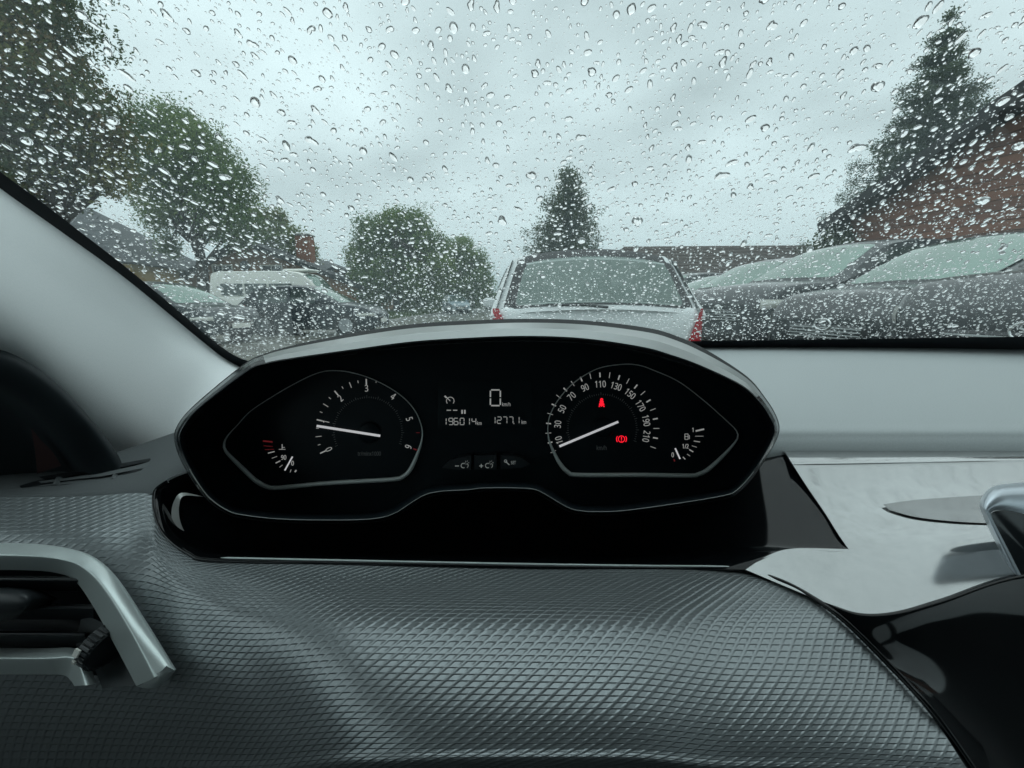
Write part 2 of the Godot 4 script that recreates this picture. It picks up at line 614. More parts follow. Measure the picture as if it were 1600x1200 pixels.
	put("fine_scale", g, mats.faint, dials[0])
	lettering("tr/minx1000", 577, 709, 6.0, mats.faint, dials[0], "lettering")
	# the speedometer
	c = Vector2(941, 670)
	g = Geo.new()
	for k in 23:
		var bold := k % 2 == 1
		ticks(g, c, 205.0 - 10.23 * k, 80.5 if bold else 80.0, 88.0 if bold else 89.0, 2.0 if bold else 0.9)
	put("scale", g, mats.lit, dials[1])
	for k in 11:
		var a := deg_to_rad(194.8 - 20.46 * k)
		var s := str(10 + 20 * k)
		lettering(s, c.x + cos(a) * 69.5, c.y - sin(a) * 69.5, 9.8, mats.lit, dials[1], "numeral", a - PI / 2)
	g = Geo.new()
	for k in 61: ticks(g, c, 205.0 - 225.6 * k / 60.0, 52.5, 55.0 if k % 5 else 57.0, 0.6)
	put("fine_scale", g, mats.faint, dials[1])
	lettering("km/h", 940, 700, 6.5, mats.faint, dials[1], "lettering")
	for side in 2:
		var hub := Geo.new()
		var m := [Vector2(577, 676), Vector2(943, 668)][side] as Vector2
		var cap := []
		for q in [[17.0, FACE - 0.0002], [17.0, FACE - 0.002], [14.0, FACE - 0.003], [0.5, FACE - 0.0032]]:
			var row := PackedVector3Array()
			for i in 24: row.append(at(m.x + cos(TAU * i / 24) * q[0], m.y + sin(TAU * i / 24) * q[0], q[1]))
			cap.append(row)
		hub.grid(cap, true)
		put("hub", hub, mats.dial, dials[side])
		var nd := Geo.new()
		if side == 0: bar(nd, 495, 665.5, 594, 681, 3.6, FACE - 0.0045, 0.0008)
		else: bar(nd, 874, 697.5, 966, 659, 3.4, FACE - 0.0045, 0.0008)
		put("needle", nd, mats.needle, dials[side])
	# temperature, left
	g = Geo.new()
	for q in [[419, 708, 429, 705.5, 1.5], [425, 716, 433, 713, 0.8], [431, 723.5, 438, 720, 1.7], [437, 730, 441.5, 726.5, 0.8], [453.5, 738, 455, 733.5, 0.7], [461, 737.5, 463, 734.5, 2.2]]: bar(g, q[0], q[1], q[2], q[3], q[4])
	var small := put("temperature_gauge", g, mats.lit, t)
	g = Geo.new()
	bar(g, 411, 689, 426, 690.5, 2.2)
	bar(g, 412, 696.5, 426, 697.5, 0.8); bar(g, 414, 702.5, 428, 702, 0.8)
	put("red_mark", g, mats.dim_red, small)
	lettering("90", 443, 715, 7.0, mats.lit, small)
	lettering("0", 457, 724, 7.0, mats.lit, small)
	g = Geo.new()
	bar(g, 441, 694, 441, 701, 1.0); bar(g, 436, 702, 446, 702, 0.9); bar(g, 441, 699, 445, 699, 0.8)
	put("symbol", g, mats.lit, small)
	g = Geo.new()
	bar(g, 457, 713.5, 445, 735, 2.0, FACE - 0.003)
	put("needle", g, mats.needle, small)
	# fuel, right
	g = Geo.new()
	for q in [[1087, 673.5, 1100, 670.5, 2.4], [1086, 681.5, 1099, 681.5, 0.7], [1084, 689, 1093.5, 690.5, 1.3], [1081, 696.5, 1088.5, 698.8, 0.8], [1077, 702.5, 1083, 706, 1.8], [1073.5, 709.5, 1078, 712.5, 0.9], [1067, 714, 1070.5, 717.5, 1.4]]: bar(g, q[0], q[1], q[2], q[3], q[4])
	small = put("fuel_gauge", g, mats.lit, t)
	lettering("0", 1051, 711, 7.0, mats.lit, small)
	lettering("1/2", 1071, 697.5, 6.6, mats.lit, small)
	lettering("1", 1083, 672, 6.4, mats.lit, small)
	g = Geo.new()
	bar(g, 1054, 721, 1053, 717.5, 1.8)
	put("red_mark", g, mats.dim_red, small)
	g = Geo.new()
	for q in [[1070, 678, 1075, 678], [1075, 678, 1075, 686.5], [1070, 686.5, 1075, 686.5], [1070, 678, 1070, 686.5], [1070, 682, 1075, 682], [1077, 680, 1077, 686]]: bar(g, q[0], q[1], q[2], q[3], 0.8)
	put("symbol", g, mats.lit, small)
	g = Geo.new()
	bar(g, 1055, 700.5, 1062.5, 717, 2.2, FACE - 0.003)
	put("needle", g, mats.needle, small)
	# warning lamps
	g = Geo.new()
	ring_px(g, 940, 624.5, 1.6, 1.8)
	for q in [[937, 628, 943, 628, 2.6], [936, 632, 944, 632, 3.2], [935.5, 635, 937.5, 635, 1.6], [942.5, 635, 944.5, 635, 1.6], [938, 627, 940, 635, 1.5], [942, 627, 940, 635, 1.5]]: bar(g, q[0], q[1], q[2], q[3], q[4])
	put("seat_belt_warning_light", g, mats.warning, t).set_meta("label", "red seat belt warning symbol lit in the speedometer")
	g = Geo.new()
	ring_px(g, 971, 686, 5.0, 1.1)
	bar(g, 971, 682.5, 971, 687, 1.3); bar(g, 971, 688.3, 971, 689.8, 1.3)
	ring_px(g, 971, 686, 7.8, 1.1, 145, 215, FACE, 8); ring_px(g, 971, 686, 7.8, 1.1, -35, 35, FACE, 8)
	put("brake_warning_light", g, mats.warning, t).set_meta("label", "red brake warning symbol lit in the speedometer")
	# the readout between the dials
	var screen_box := put("display", face_sheet([Vector2(684, 594), Vector2(832, 594), Vector2(832, 668), Vector2(684, 668)], FACE + 0.001, 0.001), mats.lcd, t)
	g = Geo.new()
	digit(g, "0", 774, 621.5, 15.5, 24.5, 2.1)
	put("digit", g, mats.lit, screen_box)
	for q in [["1", 694], ["9", 704.5], ["6", 712.5], ["0", 722], ["1", 730.5], ["4", 740.5]]:
		g = Geo.new()
		digit(g, q[0], q[1], 658.5, 6.2, 10.2, 1.0)
		put("digit", g, mats.lit, screen_box)
	for q in [["1", 770.5], ["2", 780], ["7", 789], ["7", 798.5], ["1", 808]]:
		g = Geo.new()
		digit(g, q[0], q[1], 656.5, 6.2, 10.2, 1.0)
		if q[1] == 798.5: bar(g, 803, 661, 803, 662.4, 1.2)
		put("digit", g, mats.lit, screen_box)
	lettering("km", 749, 661.5, 5.2, mats.lit, screen_box, "lettering")
	lettering("km", 818.5, 659.8, 5.2, mats.lit, screen_box, "lettering")
	lettering("km/h", 791, 632, 5.4, mats.lit, screen_box, "lettering")
	g = Geo.new()
	ring_px(g, 703.5, 626.5, 6.0, 0.9, -40, 220)
	bar(g, 697, 620, 703.5, 626.5, 1.1); bar(g, 694.8, 618.6, 697.5, 621.4, 2.4)
	bar(g, 698, 641, 704.5, 641, 1.3); bar(g, 708, 641, 714.5, 641, 1.3)
	bar(g, 722, 640.5, 722, 646.5, 2.3); bar(g, 726.3, 640.5, 726.3, 646.5, 2.3)
	put("symbol", g, mats.lit, screen_box)
	# three push buttons
	var shapes := [[Vector2(690, 731), Vector2(704, 719), Vector2(718, 715), Vector2(736, 712.5), Vector2(736, 734), Vector2(712, 734)], [Vector2(741, 712), Vector2(776, 711), Vector2(776, 734), Vector2(741, 734)], [Vector2(782, 711), Vector2(800, 712), Vector2(818, 717), Vector2(828, 725), Vector2(816, 731), Vector2(782, 733.5)]]
	for k in 3:
		var b := put("button", face_sheet(shapes[k], FACE - 0.012, 0.012), mats.button, t)
		g = Geo.new()
		if k < 2:
			var x: float = [714.0, 752.0][k]
			bar(g, x - 3, 728, x + 3, 728, 1.3, FACE - 0.0124)
			if k == 1: bar(g, x, 725, x, 731, 1.3, FACE - 0.0124)
			ring_px(g, x + 10, 727.5, 3.6, 1.0, 60, 300, FACE - 0.0124, 8)
			ring_px(g, x + 14, 727.5, 3.6, 0.9, -60, 60, FACE - 0.0124, 6)
			for i in 6: bar(g, x + 15.5 + 1.8 * cos(i), 723 + 1.8 * sin(i), x + 15.5 + 3.6 * cos(i), 723 + 3.6 * sin(i), 0.6, FACE - 0.0124)
			put("symbol", g, mats.print, b)
		else:
			bar(g, 790, 721, 796, 726.5, 1.2, FACE - 0.0124)
			ring_px(g, 790, 720.5, 2.0, 1.0, 0, 360, FACE - 0.0124, 8)
			put("symbol", g, mats.print, b)
			lettering("SET", 802, 723, 4.6, mats.print, b, "lettering", 0.0, FACE - 0.012)

# ---------------------------------------------------------------- the dashboard and what is set into it
func pad(px: float, py: float) -> float:                  # depth of the sloping top of the dashboard
	var r := fwd + rgt * (px - 800.0) / FOCAL + upw * (600.0 - py) / FOCAL
	return 0.181 / (-r.y - 0.128 * r.z)

func build_dashboard() -> void:
	var t := thing("dashboard", "dark grey dashboard with woven look fascia and gloss black trim below the windscreen", "dashboard", at(800, 1100, 0.26))
	var rows := []
	for py in [538.0, 565.0, 600.0, 635.0, 660.0, 672.0]:
		var row := []
		for px in [480.0, 640.0, 800.0, 1000.0, 1200.0, 1400.0, 1600.0, 1800.0]: row.append([px, py + (4.0 - 6.0 * (px - 1080.0) / 520.0 if py < 550.0 else 0.0), pad(px, py)])
		rows.append(row)
	for q in [[684.0, 0.006], [696.0, 0.010], [709.0, 0.012], [730.0, 0.012]]:
		var row := []
		for px in [480.0, 640.0, 800.0, 1000.0, 1200.0, 1400.0, 1600.0, 1800.0]: row.append([px, q[0], pad(px, 672.0) - q[1]])
		rows.append(row)
	put("top_pad", skin(rows, 60, 50), mats.pad, t)
	put("end_cap", skin([[[-230, 752, 0.36], [-90, 752, 0.36], [100, 728, 0.42], [190, 704, 0.47], [285, 672, 0.50], [400, 640, 0.52]],
		[[-230, 772, 0.338], [-90, 772, 0.338], [100, 750, 0.375], [200, 735, 0.405], [290, 712, 0.43], [400, 700, 0.44]],
		[[-230, 780, 0.322], [-90, 780, 0.322], [100, 768, 0.345], [200, 760, 0.360], [250, 752, 0.366], [276, 742, 0.372]],
		[[-230, 790, 0.318], [-90, 790, 0.318], [100, 779, 0.338], [200, 776, 0.348], [236, 771, 0.3465], [243, 768, 0.3465]]], 30, 24), mats.cap, t)
	# the demister slots on the end cap
	var slot := func(p: Array, m: Material, lift: float) -> void:
		var l := PackedVector3Array()
		for q in p: l.append(at(q[0], q[1], q[2] - lift))
		var g := Geo.new()
		g.slab(l, (fwd - upw * 0.4) * 0.004)
		put("demister_slot" if m == mats.black else "demister_bar", g, m, t)
	slot.call([[60, 745, 0.383], [150, 731, 0.408], [234, 716, 0.437], [238, 720, 0.431], [160, 736, 0.402], [70, 749, 0.377]], mats.black, 0.004)
	slot.call([[30, 759, 0.360], [60, 750, 0.375], [150, 741, 0.391], [222, 733, 0.408], [215, 741, 0.400], [190, 748, 0.392], [100, 757, 0.365], [33, 762, 0.357]], mats.black, 0.004)
	slot.call([[82, 757, 0.366], [88, 745, 0.381], [91, 745, 0.381], [85, 757, 0.366]], mats.cap, 0.007)
	slot.call([[173, 748, 0.386], [179, 736, 0.402], [182, 736, 0.402], [176, 748, 0.386]], mats.cap, 0.007)
	slot.call([[60, 752, 0.374], [150, 741, 0.392], [238, 722, 0.430], [245, 727, 0.424], [160, 744, 0.388], [64, 755, 0.370]], mats.cap, 0.007)
	# the fascia
	var cover := skin([
		[[-230, 778, 0.316], [-90, 778, 0.316], [120, 776, 0.336], [238, 773, 0.347], [252, 826, 0.316], [284, 861, 0.295], [335, 876, 0.286], [500, 880, 0.281], [830, 886, 0.280], [1050, 888, 0.281], [1165, 893, 0.286]],
		[[-230, 812, 0.300], [-90, 812, 0.300], [120, 806, 0.318], [225, 806, 0.326], [252, 852, 0.300], [296, 884, 0.281], [365, 893, 0.275], [530, 896, 0.2746], [840, 902, 0.2697], [1085, 905, 0.2686], [1212, 908, 0.277]],
		[[-230, 850, 0.289], [-90, 850, 0.289], [120, 842, 0.300], [218, 846, 0.305], [262, 885, 0.283], [314, 910, 0.271], [400, 915, 0.265], [560, 918, 0.2637], [850, 923, 0.2590], [1115, 926, 0.2588], [1256, 929, 0.268]],
		[[-230, 930, 0.281], [-90, 930, 0.281], [120, 935, 0.279], [225, 940, 0.274], [290, 948, 0.264], [350, 952, 0.256], [460, 957, 0.2507], [600, 960, 0.2445], [870, 964, 0.2412], [1140, 970, 0.2416], [1314, 970, 0.250]],
		[[-230, 1010, 0.274], [-90, 1010, 0.274], [120, 1015, 0.270], [225, 1020, 0.264], [300, 1025, 0.252], [380, 1030, 0.242], [500, 1034, 0.2269], [650, 1037, 0.2191], [900, 1041, 0.2163], [1200, 1047, 0.2189], [1396, 1052, 0.232]],
		[[-230, 1090, 0.276], [-90, 1090, 0.276], [120, 1095, 0.271], [240, 1100, 0.262], [330, 1105, 0.245], [420, 1110, 0.228], [540, 1112, 0.2100], [690, 1115, 0.2019], [940, 1118, 0.1995], [1250, 1120, 0.2044], [1456, 1120, 0.215]],
		[[-230, 1170, 0.285], [-90, 1170, 0.285], [120, 1172, 0.279], [250, 1174, 0.266], [350, 1176, 0.243], [450, 1178, 0.218], [580, 1180, 0.1991], [720, 1180, 0.1927], [960, 1180, 0.1913], [1280, 1182, 0.1958], [1505, 1192, 0.200]],
		[[-230, 1240, 0.300], [-90, 1240, 0.300], [120, 1240, 0.293], [250, 1236, 0.275], [350, 1230, 0.247], [450, 1222, 0.220], [580, 1212, 0.1984], [720, 1206, 0.1921], [960, 1206, 0.1907], [1280, 1214, 0.1953], [1530, 1230, 0.201]],
		[[-230, 1300, 0.330], [-90, 1300, 0.330], [120, 1300, 0.323], [250, 1290, 0.305], [350, 1280, 0.277], [450, 1270, 0.250], [580, 1255, 0.2163], [720, 1245, 0.2106], [960, 1245, 0.2089], [1280, 1260, 0.2124], [1550, 1280, 0.225]],
	], 150, 120)
	# cut away where the air vent is let in
	var hole := PackedVector2Array([Vector2(-300, 872), Vector2(98, 880), Vector2(138, 900), Vector2(168, 935), Vector2(236, 1058), Vector2(200, 1068), Vector2(150, 1060), Vector2(118, 1050), Vector2(-300, 1036)])
	var kept := PackedInt32Array()
	for i in range(0, cover.ix.size(), 3):
		var q := (cover.v[cover.ix[i]] + cover.v[cover.ix[i + 1]] + cover.v[cover.ix[i + 2]]) / 3.0 - EYE
		var dd := q.dot(fwd)
		if not Geometry2D.is_point_in_polygon(Vector2(800 + FOCAL * q.x / dd, 600 - FOCAL * q.dot(upw) / dd), hole): kept.append_array([cover.ix[i], cover.ix[i + 1], cover.ix[i + 2]])
	cover.ix = kept
	for i in cover.v.size():                 # a soft bulge in the middle
		var q := cover.v[i] - EYE
		var dd := q.dot(fwd)
		var px := 800.0 + FOCAL * q.x / dd
		var py := 600.0 - FOCAL * q.dot(upw) / dd
		cover.uv[i].x = q.x + 0.25 * (px - 800.0) / FOCAL * 0.05
		cover.v[i] += Vector3(0, 0.010, 0.004) * smoothstep(370, 570, px) * (1.0 - smoothstep(960, 1160, px)) * smoothstep(890, 1000, py) * (1.0 - smoothstep(1190, 1290, py))
	put("fascia", cover, mats.weave, t)
	# gloss black surround: a tray below the dials, then a broad panel with mirrored sky in its pale tone, running on under the touchscreen
	var lie := func(q: Array) -> Array:      # [px, py, height against the eye] -> [px, py, depth]
		var out := []
		for c in q:
			var ry: float = fwd.y + upw.y * (600.0 - c[1]) / FOCAL
			out.append([c[0], c[1], c[2] / ry])
		return out
	put("tray", skin([  # black right end is shaped after the mirrored outline of the cluster
		lie.call([[243, 770, -0.158], [244, 800, -0.164], [258, 836, -0.1715], [298, 866, -0.1755], [350, 875, -0.1762], [600, 880, -0.177], [830, 885, -0.1775], [1000, 887, -0.178], [1165, 890, -0.1810]]),
		lie.call([[249, 761, -0.1575], [255, 800, -0.166], [270, 832, -0.1735], [310, 858, -0.1775], [365, 867, -0.1785], [600, 872, -0.1792], [830, 877, -0.1797], [1000, 879, -0.1802], [1185, 877, -0.1791]]),
		lie.call([[260, 753, -0.1570], [276, 795, -0.178], [293, 822, -0.1835], [330, 842, -0.187], [385, 852, -0.188], [600, 858, -0.1885], [830, 862, -0.189], [1000, 864, -0.189], [1240, 858, -0.1765]]),
		lie.call([[276, 745, -0.1565], [308, 780, -0.182], [325, 800, -0.186], [358, 818, -0.188], [420, 826, -0.189], [600, 830, -0.1895], [830, 832, -0.190], [1000, 834, -0.190], [1324, 857, -0.1764]]),
		lie.call([[300, 736, -0.1560], [340, 760, -0.178], [360, 775, -0.182], [395, 790, -0.184], [450, 795, -0.186], [600, 800, -0.187], [830, 800, -0.187], [1000, 800, -0.187], [1286, 797, -0.1690]]),
		lie.call([[325, 728, -0.1555], [360, 715, -0.166], [380, 730, -0.170], [420, 745, -0.172], [470, 750, -0.174], [600, 752, -0.175], [830, 752, -0.175], [1000, 752, -0.175], [1220, 702, -0.1475]])], 70, 40), mats.piano, t)
	var slope := func(q: Array) -> Array:    # [px, py] -> a point on the plane of the console
		var out := []
		for c in q:
			var r: Vector3 = fwd + upw * (600.0 - c[1]) / FOCAL
			out.append([c[0], c[1], 0.2485 / (-r.y - 0.27 * r.z)])
		return out
	put("trim_panel", skin([
		lie.call([[1222, 704, -0.1462], [1350, 702, -0.1462], [1600, 700, -0.1462], [1800, 698, -0.1462], [1900, 698, -0.1462]]),
		lie.call([[1228, 709, -0.1466], [1350, 708, -0.1466], [1600, 705, -0.1466], [1800, 704, -0.1466], [1900, 704, -0.1466]]),
		lie.call([[1237, 723, -0.1482], [1350, 722, -0.1482], [1600, 717, -0.1482], [1800, 715, -0.1482], [1900, 715, -0.1482]]),
		lie.call([[1242, 731, -0.1510], [1355, 729, -0.1510], [1600, 725, -0.1510], [1800, 723, -0.1510], [1900, 723, -0.1510]]),
		lie.call([[1262, 762, -0.1600], [1372, 764, -0.1610], [1600, 760, -0.1610], [1800, 758, -0.1610], [1900, 758, -0.1610]]),
		lie.call([[1288, 800, -0.1680], [1392, 800, -0.1685], [1600, 800, -0.1685], [1800, 800, -0.1685], [1900, 800, -0.1685]]),
		lie.call([[1310, 835, -0.1725], [1410, 835, -0.1730], [1600, 838, -0.1730], [1800, 840, -0.1730], [1900, 840, -0.1730]]),
		slope.call([[1326, 858], [1425, 860], [1600, 866], [1800, 872], [1900, 872]])], 40, 50), mats.panel, t)
	var reflection_edge: Array = slope.call([[1258, 929], [1300, 945], [1345, 958], [1400, 955], [1470, 935], [1600, 895], [1800, 890], [1900, 890]])  # sky reflection ends here: pale finish above, black below
	put("console_panel", skin([
		slope.call([[1165, 890], [1200, 868], [1240, 857], [1326, 858], [1425, 860], [1600, 866], [1800, 872], [1900, 872]]),
		slope.call([[1210, 909], [1250, 904], [1293, 906], [1363, 908], [1448, 898], [1600, 880], [1800, 881], [1900, 881]]),
		reflection_edge], 50, 30), mats.console, t)
	put("console_front", skin([  # same gloss trim in black, where it would mirror the dark cabin
		reflection_edge,
		lie.call([[1270, 937, -0.1885], [1308, 954, -0.1895], [1350, 966, -0.1905], [1405, 963, -0.1900], [1476, 944, -0.1880], [1606, 905, -0.1835], [1800, 900, -0.1855], [1900, 900, -0.1855]]),
		lie.call([[1322, 974, -0.1955], [1345, 988, -0.1972], [1380, 994, -0.1985], [1425, 990, -0.1985], [1490, 976, -0.1980], [1610, 956, -0.1985], [1800, 956, -0.1990], [1900, 956, -0.1990]]),
		lie.call([[1400, 1052, -0.2100], [1420, 1050, -0.2130], [1450, 1044, -0.2150], [1490, 1036, -0.2170], [1550, 1030, -0.2200], [1650, 1026, -0.2240], [1800, 1026, -0.2270], [1900, 1026, -0.2270]]),
		lie.call([[1460, 1120, -0.2160], [1485, 1118, -0.2280], [1520, 1114, -0.2370], [1560, 1108, -0.2420], [1630, 1100, -0.2470], [1710, 1096, -0.2510], [1800, 1096, -0.2540], [1900, 1096, -0.2540]]),
		lie.call([[1530, 1215, -0.2330], [1565, 1215, -0.2550], [1600, 1212, -0.2700], [1650, 1206, -0.2780], [1700, 1200, -0.2830], [1750, 1196, -0.2860], [1800, 1194, -0.2890], [1900, 1194, -0.2890]])], 50, 50), mats.piano, t)
	# pale strip drawn as the reflection in the left end of the tray
	put("tray_reflection", skin([
		lie.call([[318, 776, -0.1690], [284, 770, -0.1665], [271, 785, -0.1700], [268, 808, -0.1745], [276, 831, -0.1780], [298, 849, -0.1805], [319, 854, -0.1815]]),
		lie.call([[317, 776, -0.1692], [287, 775, -0.1685], [280, 790, -0.1730], [281, 812, -0.1778], [290, 833, -0.1815], [306, 848, -0.1832], [320, 854, -0.1835]])], 30, 6), mats.tray_reflection, t)
	# flat inlay in the panel; its darker tone stands for a recess and its reflections
	put("slot_inlay", skin([
		lie.call([[1380, 788, -0.1650], [1430, 781, -0.1636], [1500, 776, -0.1625], [1560, 773, -0.1619], [1640, 772, -0.1617]]),
		lie.call([[1384, 792, -0.1659], [1430, 795, -0.1665], [1500, 797, -0.1670], [1560, 797, -0.1670], [1640, 797, -0.1670]]),
		lie.call([[1390, 797, -0.1671], [1432, 808, -0.1687], [1495, 815, -0.1696], [1560, 818, -0.1700], [1640, 820, -0.1702]])], 30, 14), mats.panel_dark, t)
	# gloss edge moulding, then a pale bead standing in for its sky highlight
	var g := Geo.new()
	var rim := spline([at(262, 752, 0.349), at(243, 768, 0.343), at(243, 800, 0.329), at(258, 835, 0.3105), at(296, 865, 0.292), at(345, 876, 0.2845), at(600, 881.5, 0.2805), at(830, 886, 0.2790), at(1000, 888, 0.2800), at(1110, 889, 0.283), at(1165, 892, 0.284), at(1212, 905, 0.2755), at(1256, 926, 0.2665), at(1316, 967, 0.2487), at(1398, 1048, 0.2309), at(1460, 1116, 0.2140), at(1528, 1212, 0.2)], 120)
	g.tube(PackedVector3Array(rim), [0.0016], 8)
	put("edge_moulding", g, mats.piano, t)
	g = Geo.new()
	rim = spline([at(345, 871.5, 0.2845), at(600, 877, 0.2805), at(830, 881.5, 0.2790), at(1000, 884, 0.2800), at(1110, 885, 0.2826), at(1160, 887, 0.2838)], 60)
	g.tube(PackedVector3Array(rim), [0.0002, 0.0007, 0.0007], 6)
	put("edge_highlight", g, mats.satin, t)

func build_vent() -> void:
	var t := thing("air_vent", "side air vent in satin silver surround with black slats", "air vent", at(60, 1060, 0.265))
	var e := 0.0
	put("surround", skin([
		[[-230, 849, 0.287], [-90, 849, 0.287], [40, 849, 0.293], [108, 857, 0.294], [150, 872, 0.288], [186, 906, 0.276], [232, 976, 0.262], [275, 1046, 0.249]],
		[[-230, 851, 0.279], [-90, 851, 0.279], [40, 851, 0.284], [107, 859, 0.285], [148, 874, 0.279], [184, 908, 0.268], [230, 978, 0.254], [272, 1047, 0.242]],
		[[-230, 864, 0.271], [-90, 864, 0.271], [40, 865, 0.274], [103, 873, 0.275], [139, 888, 0.270], [169, 921, 0.260], [210, 987, 0.248], [246, 1056, 0.238]],
		[[-230, 872, 0.271], [-90, 872, 0.271], [40, 873, 0.274], [101, 879, 0.275], [132, 894, 0.270], [160, 926, 0.261], [200, 992, 0.249], [236, 1062, 0.239]],
		[[-230, 891, 0.283], [-90, 891, 0.283], [40, 891, 0.286], [92, 896, 0.287], [117, 908, 0.283], [141, 940, 0.273], [176, 1002, 0.261], [213, 1072, 0.249]]], 60, 20), mats.satin, t)
	put("surround_end", skin([[[275, 1046, 0.249], [262, 1062, 0.248], [240, 1076, 0.248], [213, 1073, 0.249]], [[272, 1047, 0.242], [258, 1056, 0.240], [246, 1064, 0.239], [225, 1067, 0.2445]], [[260, 1040, 0.239], [252, 1048, 0.2385], [240, 1054, 0.239], [222, 1056, 0.2455]]], 12, 8), mats.satin, t)
	put("lower_lip", skin([
		[[-230, 1012, 0.281], [-90, 1012, 0.281], [60, 1013, 0.280], [112, 1012, 0.279], [132, 1022, 0.274], [152, 1067, 0.262]],
		[[-230, 1024, 0.266], [-90, 1024, 0.266], [60, 1025, 0.264], [110, 1023, 0.263], [126, 1036, 0.258], [142, 1070, 0.250]],
		[[-230, 1032, 0.264], [-90, 1032, 0.264], [60, 1033, 0.262], [108, 1033, 0.261], [120, 1045, 0.257], [130, 1071, 0.249]],
		[[-230, 1054, 0.273], [-90, 1054, 0.273], [60, 1054, 0.271], [98, 1055, 0.268], [110, 1063, 0.263], [116, 1072, 0.259]]], 40, 16), mats.satin, t)
	put("cavity", skin([[[-230, 885, 0.31], [-90, 885, 0.31], [60, 885, 0.315], [130, 900, 0.31]], [[-230, 960, 0.34], [-90, 960, 0.34], [60, 960, 0.34], [170, 990, 0.33]], [[-230, 1040, 0.30], [-90, 1040, 0.30], [80, 1040, 0.30], [215, 1075, 0.275]]], 12, 12), mats.black, t)
	for k in 3:
		var y: float = [902.0, 946.0, 988.0][k]
		var x: float = [122.0, 146.0, 132.0][k]
		put("slat", skin([[[-90, y - 3, 0.305], [x, y - 2, 0.308]], [[-90, y, 0.280], [x, y + 1, 0.283]], [[-90, y + 2.5, 0.277], [x, y + 3.5, 0.280]], [[-90, y + 6, 0.277], [x, y + 7, 0.280]], [[-90, y + 22, 0.292], [x, y + 22, 0.295]]], 8, 16), mats.slat, t)
	put("toggle", skin([[[-230, 916, 0.285], [-90, 916, 0.285], [30, 918, 0.285], [70, 926, 0.288], [92, 936, 0.296]], [[-230, 922, 0.262], [-90, 922, 0.262], [20, 925, 0.262], [56, 931, 0.267], [84, 940, 0.292]], [[-230, 955, 0.259], [-90, 955, 0.259], [20, 955, 0.259], [50, 945, 0.265], [80, 944, 0.292]], [[-230, 972, 0.268], [-90, 972, 0.268], [10, 970, 0.268], [40, 957, 0.272], [78, 948, 0.294]]], 16, 16), mats.slat, t)
	put("wheel_mount", skin([[[128, 960, 0.295], [168, 978, 0.285], [185, 1010, 0.275], [216, 1070, 0.262]], [[118, 1008, 0.290], [140, 1030, 0.280], [150, 1050, 0.272], [160, 1076, 0.262]]], 12, 6), mats.mount, t)
	# ribbed thumb wheel with white marks
	var c := at(163, 1008, 0.266)
	var ax := (rgt * 0.92 - upw * 0.34 - fwd * 0.18).normalized()
	var u := ax.cross(upw).normalized()
	var w := ax.cross(u)
	var g := Geo.new()
	for i in 28:
		var a := TAU * i / 28
		var d := u * cos(a) + w * sin(a)
		g.chamfer(c + d * 0.0125, Vector3(0.008, 0.0022, 0.0022), 0.0004, Basis(ax, d, ax.cross(d)))
	var path := PackedVector3Array([c - ax * 0.0045, c - ax * 0.004, c + ax * 0.004, c + ax * 0.0045])
	g.tube(path, [0.0115, 0.0125, 0.0125, 0.0115], 28)
	var wheel := put("thumb_wheel", g, mats.slat, t)
	g = Geo.new()
	var face := -(fwd - ax * fwd.dot(ax)).normalized()
	var up2 := ax.cross(face)
	for q in [[-0.15, 0.0044, 0.0036], [0.30, 0.0024, 0.0024]]:
		var d: Vector3 = (face * cos(q[0]) + up2 * sin(q[0])).normalized()
		g.box(c + d * 0.0143 - ax * 0.0022, Vector3(q[2], 0.0012, q[1]), Basis(ax, d, ax.cross(d)))
	put("white_mark", g, mats.mark, wheel)

func build_touchscreen() -> void:
	var t := thing("touchscreen", "silver rimmed touchscreen with dark face standing on the gloss black trim", "touchscreen", at(1640, 1050, 0.28))
	put("bezel", skin([
		[[1800, 742, 0.330], [1660, 750, 0.318], [1582, 755, 0.310], [1548, 762, 0.304], [1531, 784, 0.299], [1536, 806, 0.298], [1562, 862, 0.296], [1602, 946, 0.293], [1670, 1085, 0.289]],
		[[1800, 752, 0.305], [1660, 758, 0.295], [1584, 761, 0.290], [1552, 768, 0.287], [1535, 787, 0.285], [1540, 806, 0.284], [1566, 861, 0.282], [1607, 944, 0.279], [1675, 1083, 0.275]],
		[[1800, 800, 0.289], [1660, 790, 0.284], [1590, 783, 0.282], [1560, 784, 0.2805], [1543, 795, 0.280], [1545, 808, 0.2795], [1570, 860, 0.278], [1611, 942, 0.2755], [1680, 1080, 0.272]],
		[[1800, 846, 0.284], [1660, 818, 0.2815], [1592, 801, 0.281], [1566, 797, 0.2805], [1550, 800, 0.2805], [1551, 811, 0.280], [1576, 860, 0.2785], [1617, 941, 0.276], [1686, 1078, 0.2725]]], 70, 12), mats.silver, t)
	put("screen_face", skin([
		[[1800, 844, 0.2845], [1660, 817, 0.282], [1592, 800, 0.2815], [1566, 797, 0.281], [1550, 801, 0.281], [1551, 811, 0.2805], [1576, 860, 0.279], [1617, 941, 0.2765], [1686, 1078, 0.273]],
		[[1800, 1060, 0.274], [1790, 1050, 0.2745], [1770, 1030, 0.275], [1760, 1020, 0.275], [1755, 1020, 0.275], [1750, 1020, 0.275], [1750, 1030, 0.275], [1750, 1050, 0.2742], [1755, 1078, 0.273]]], 50, 6), mats.glass_face, t)

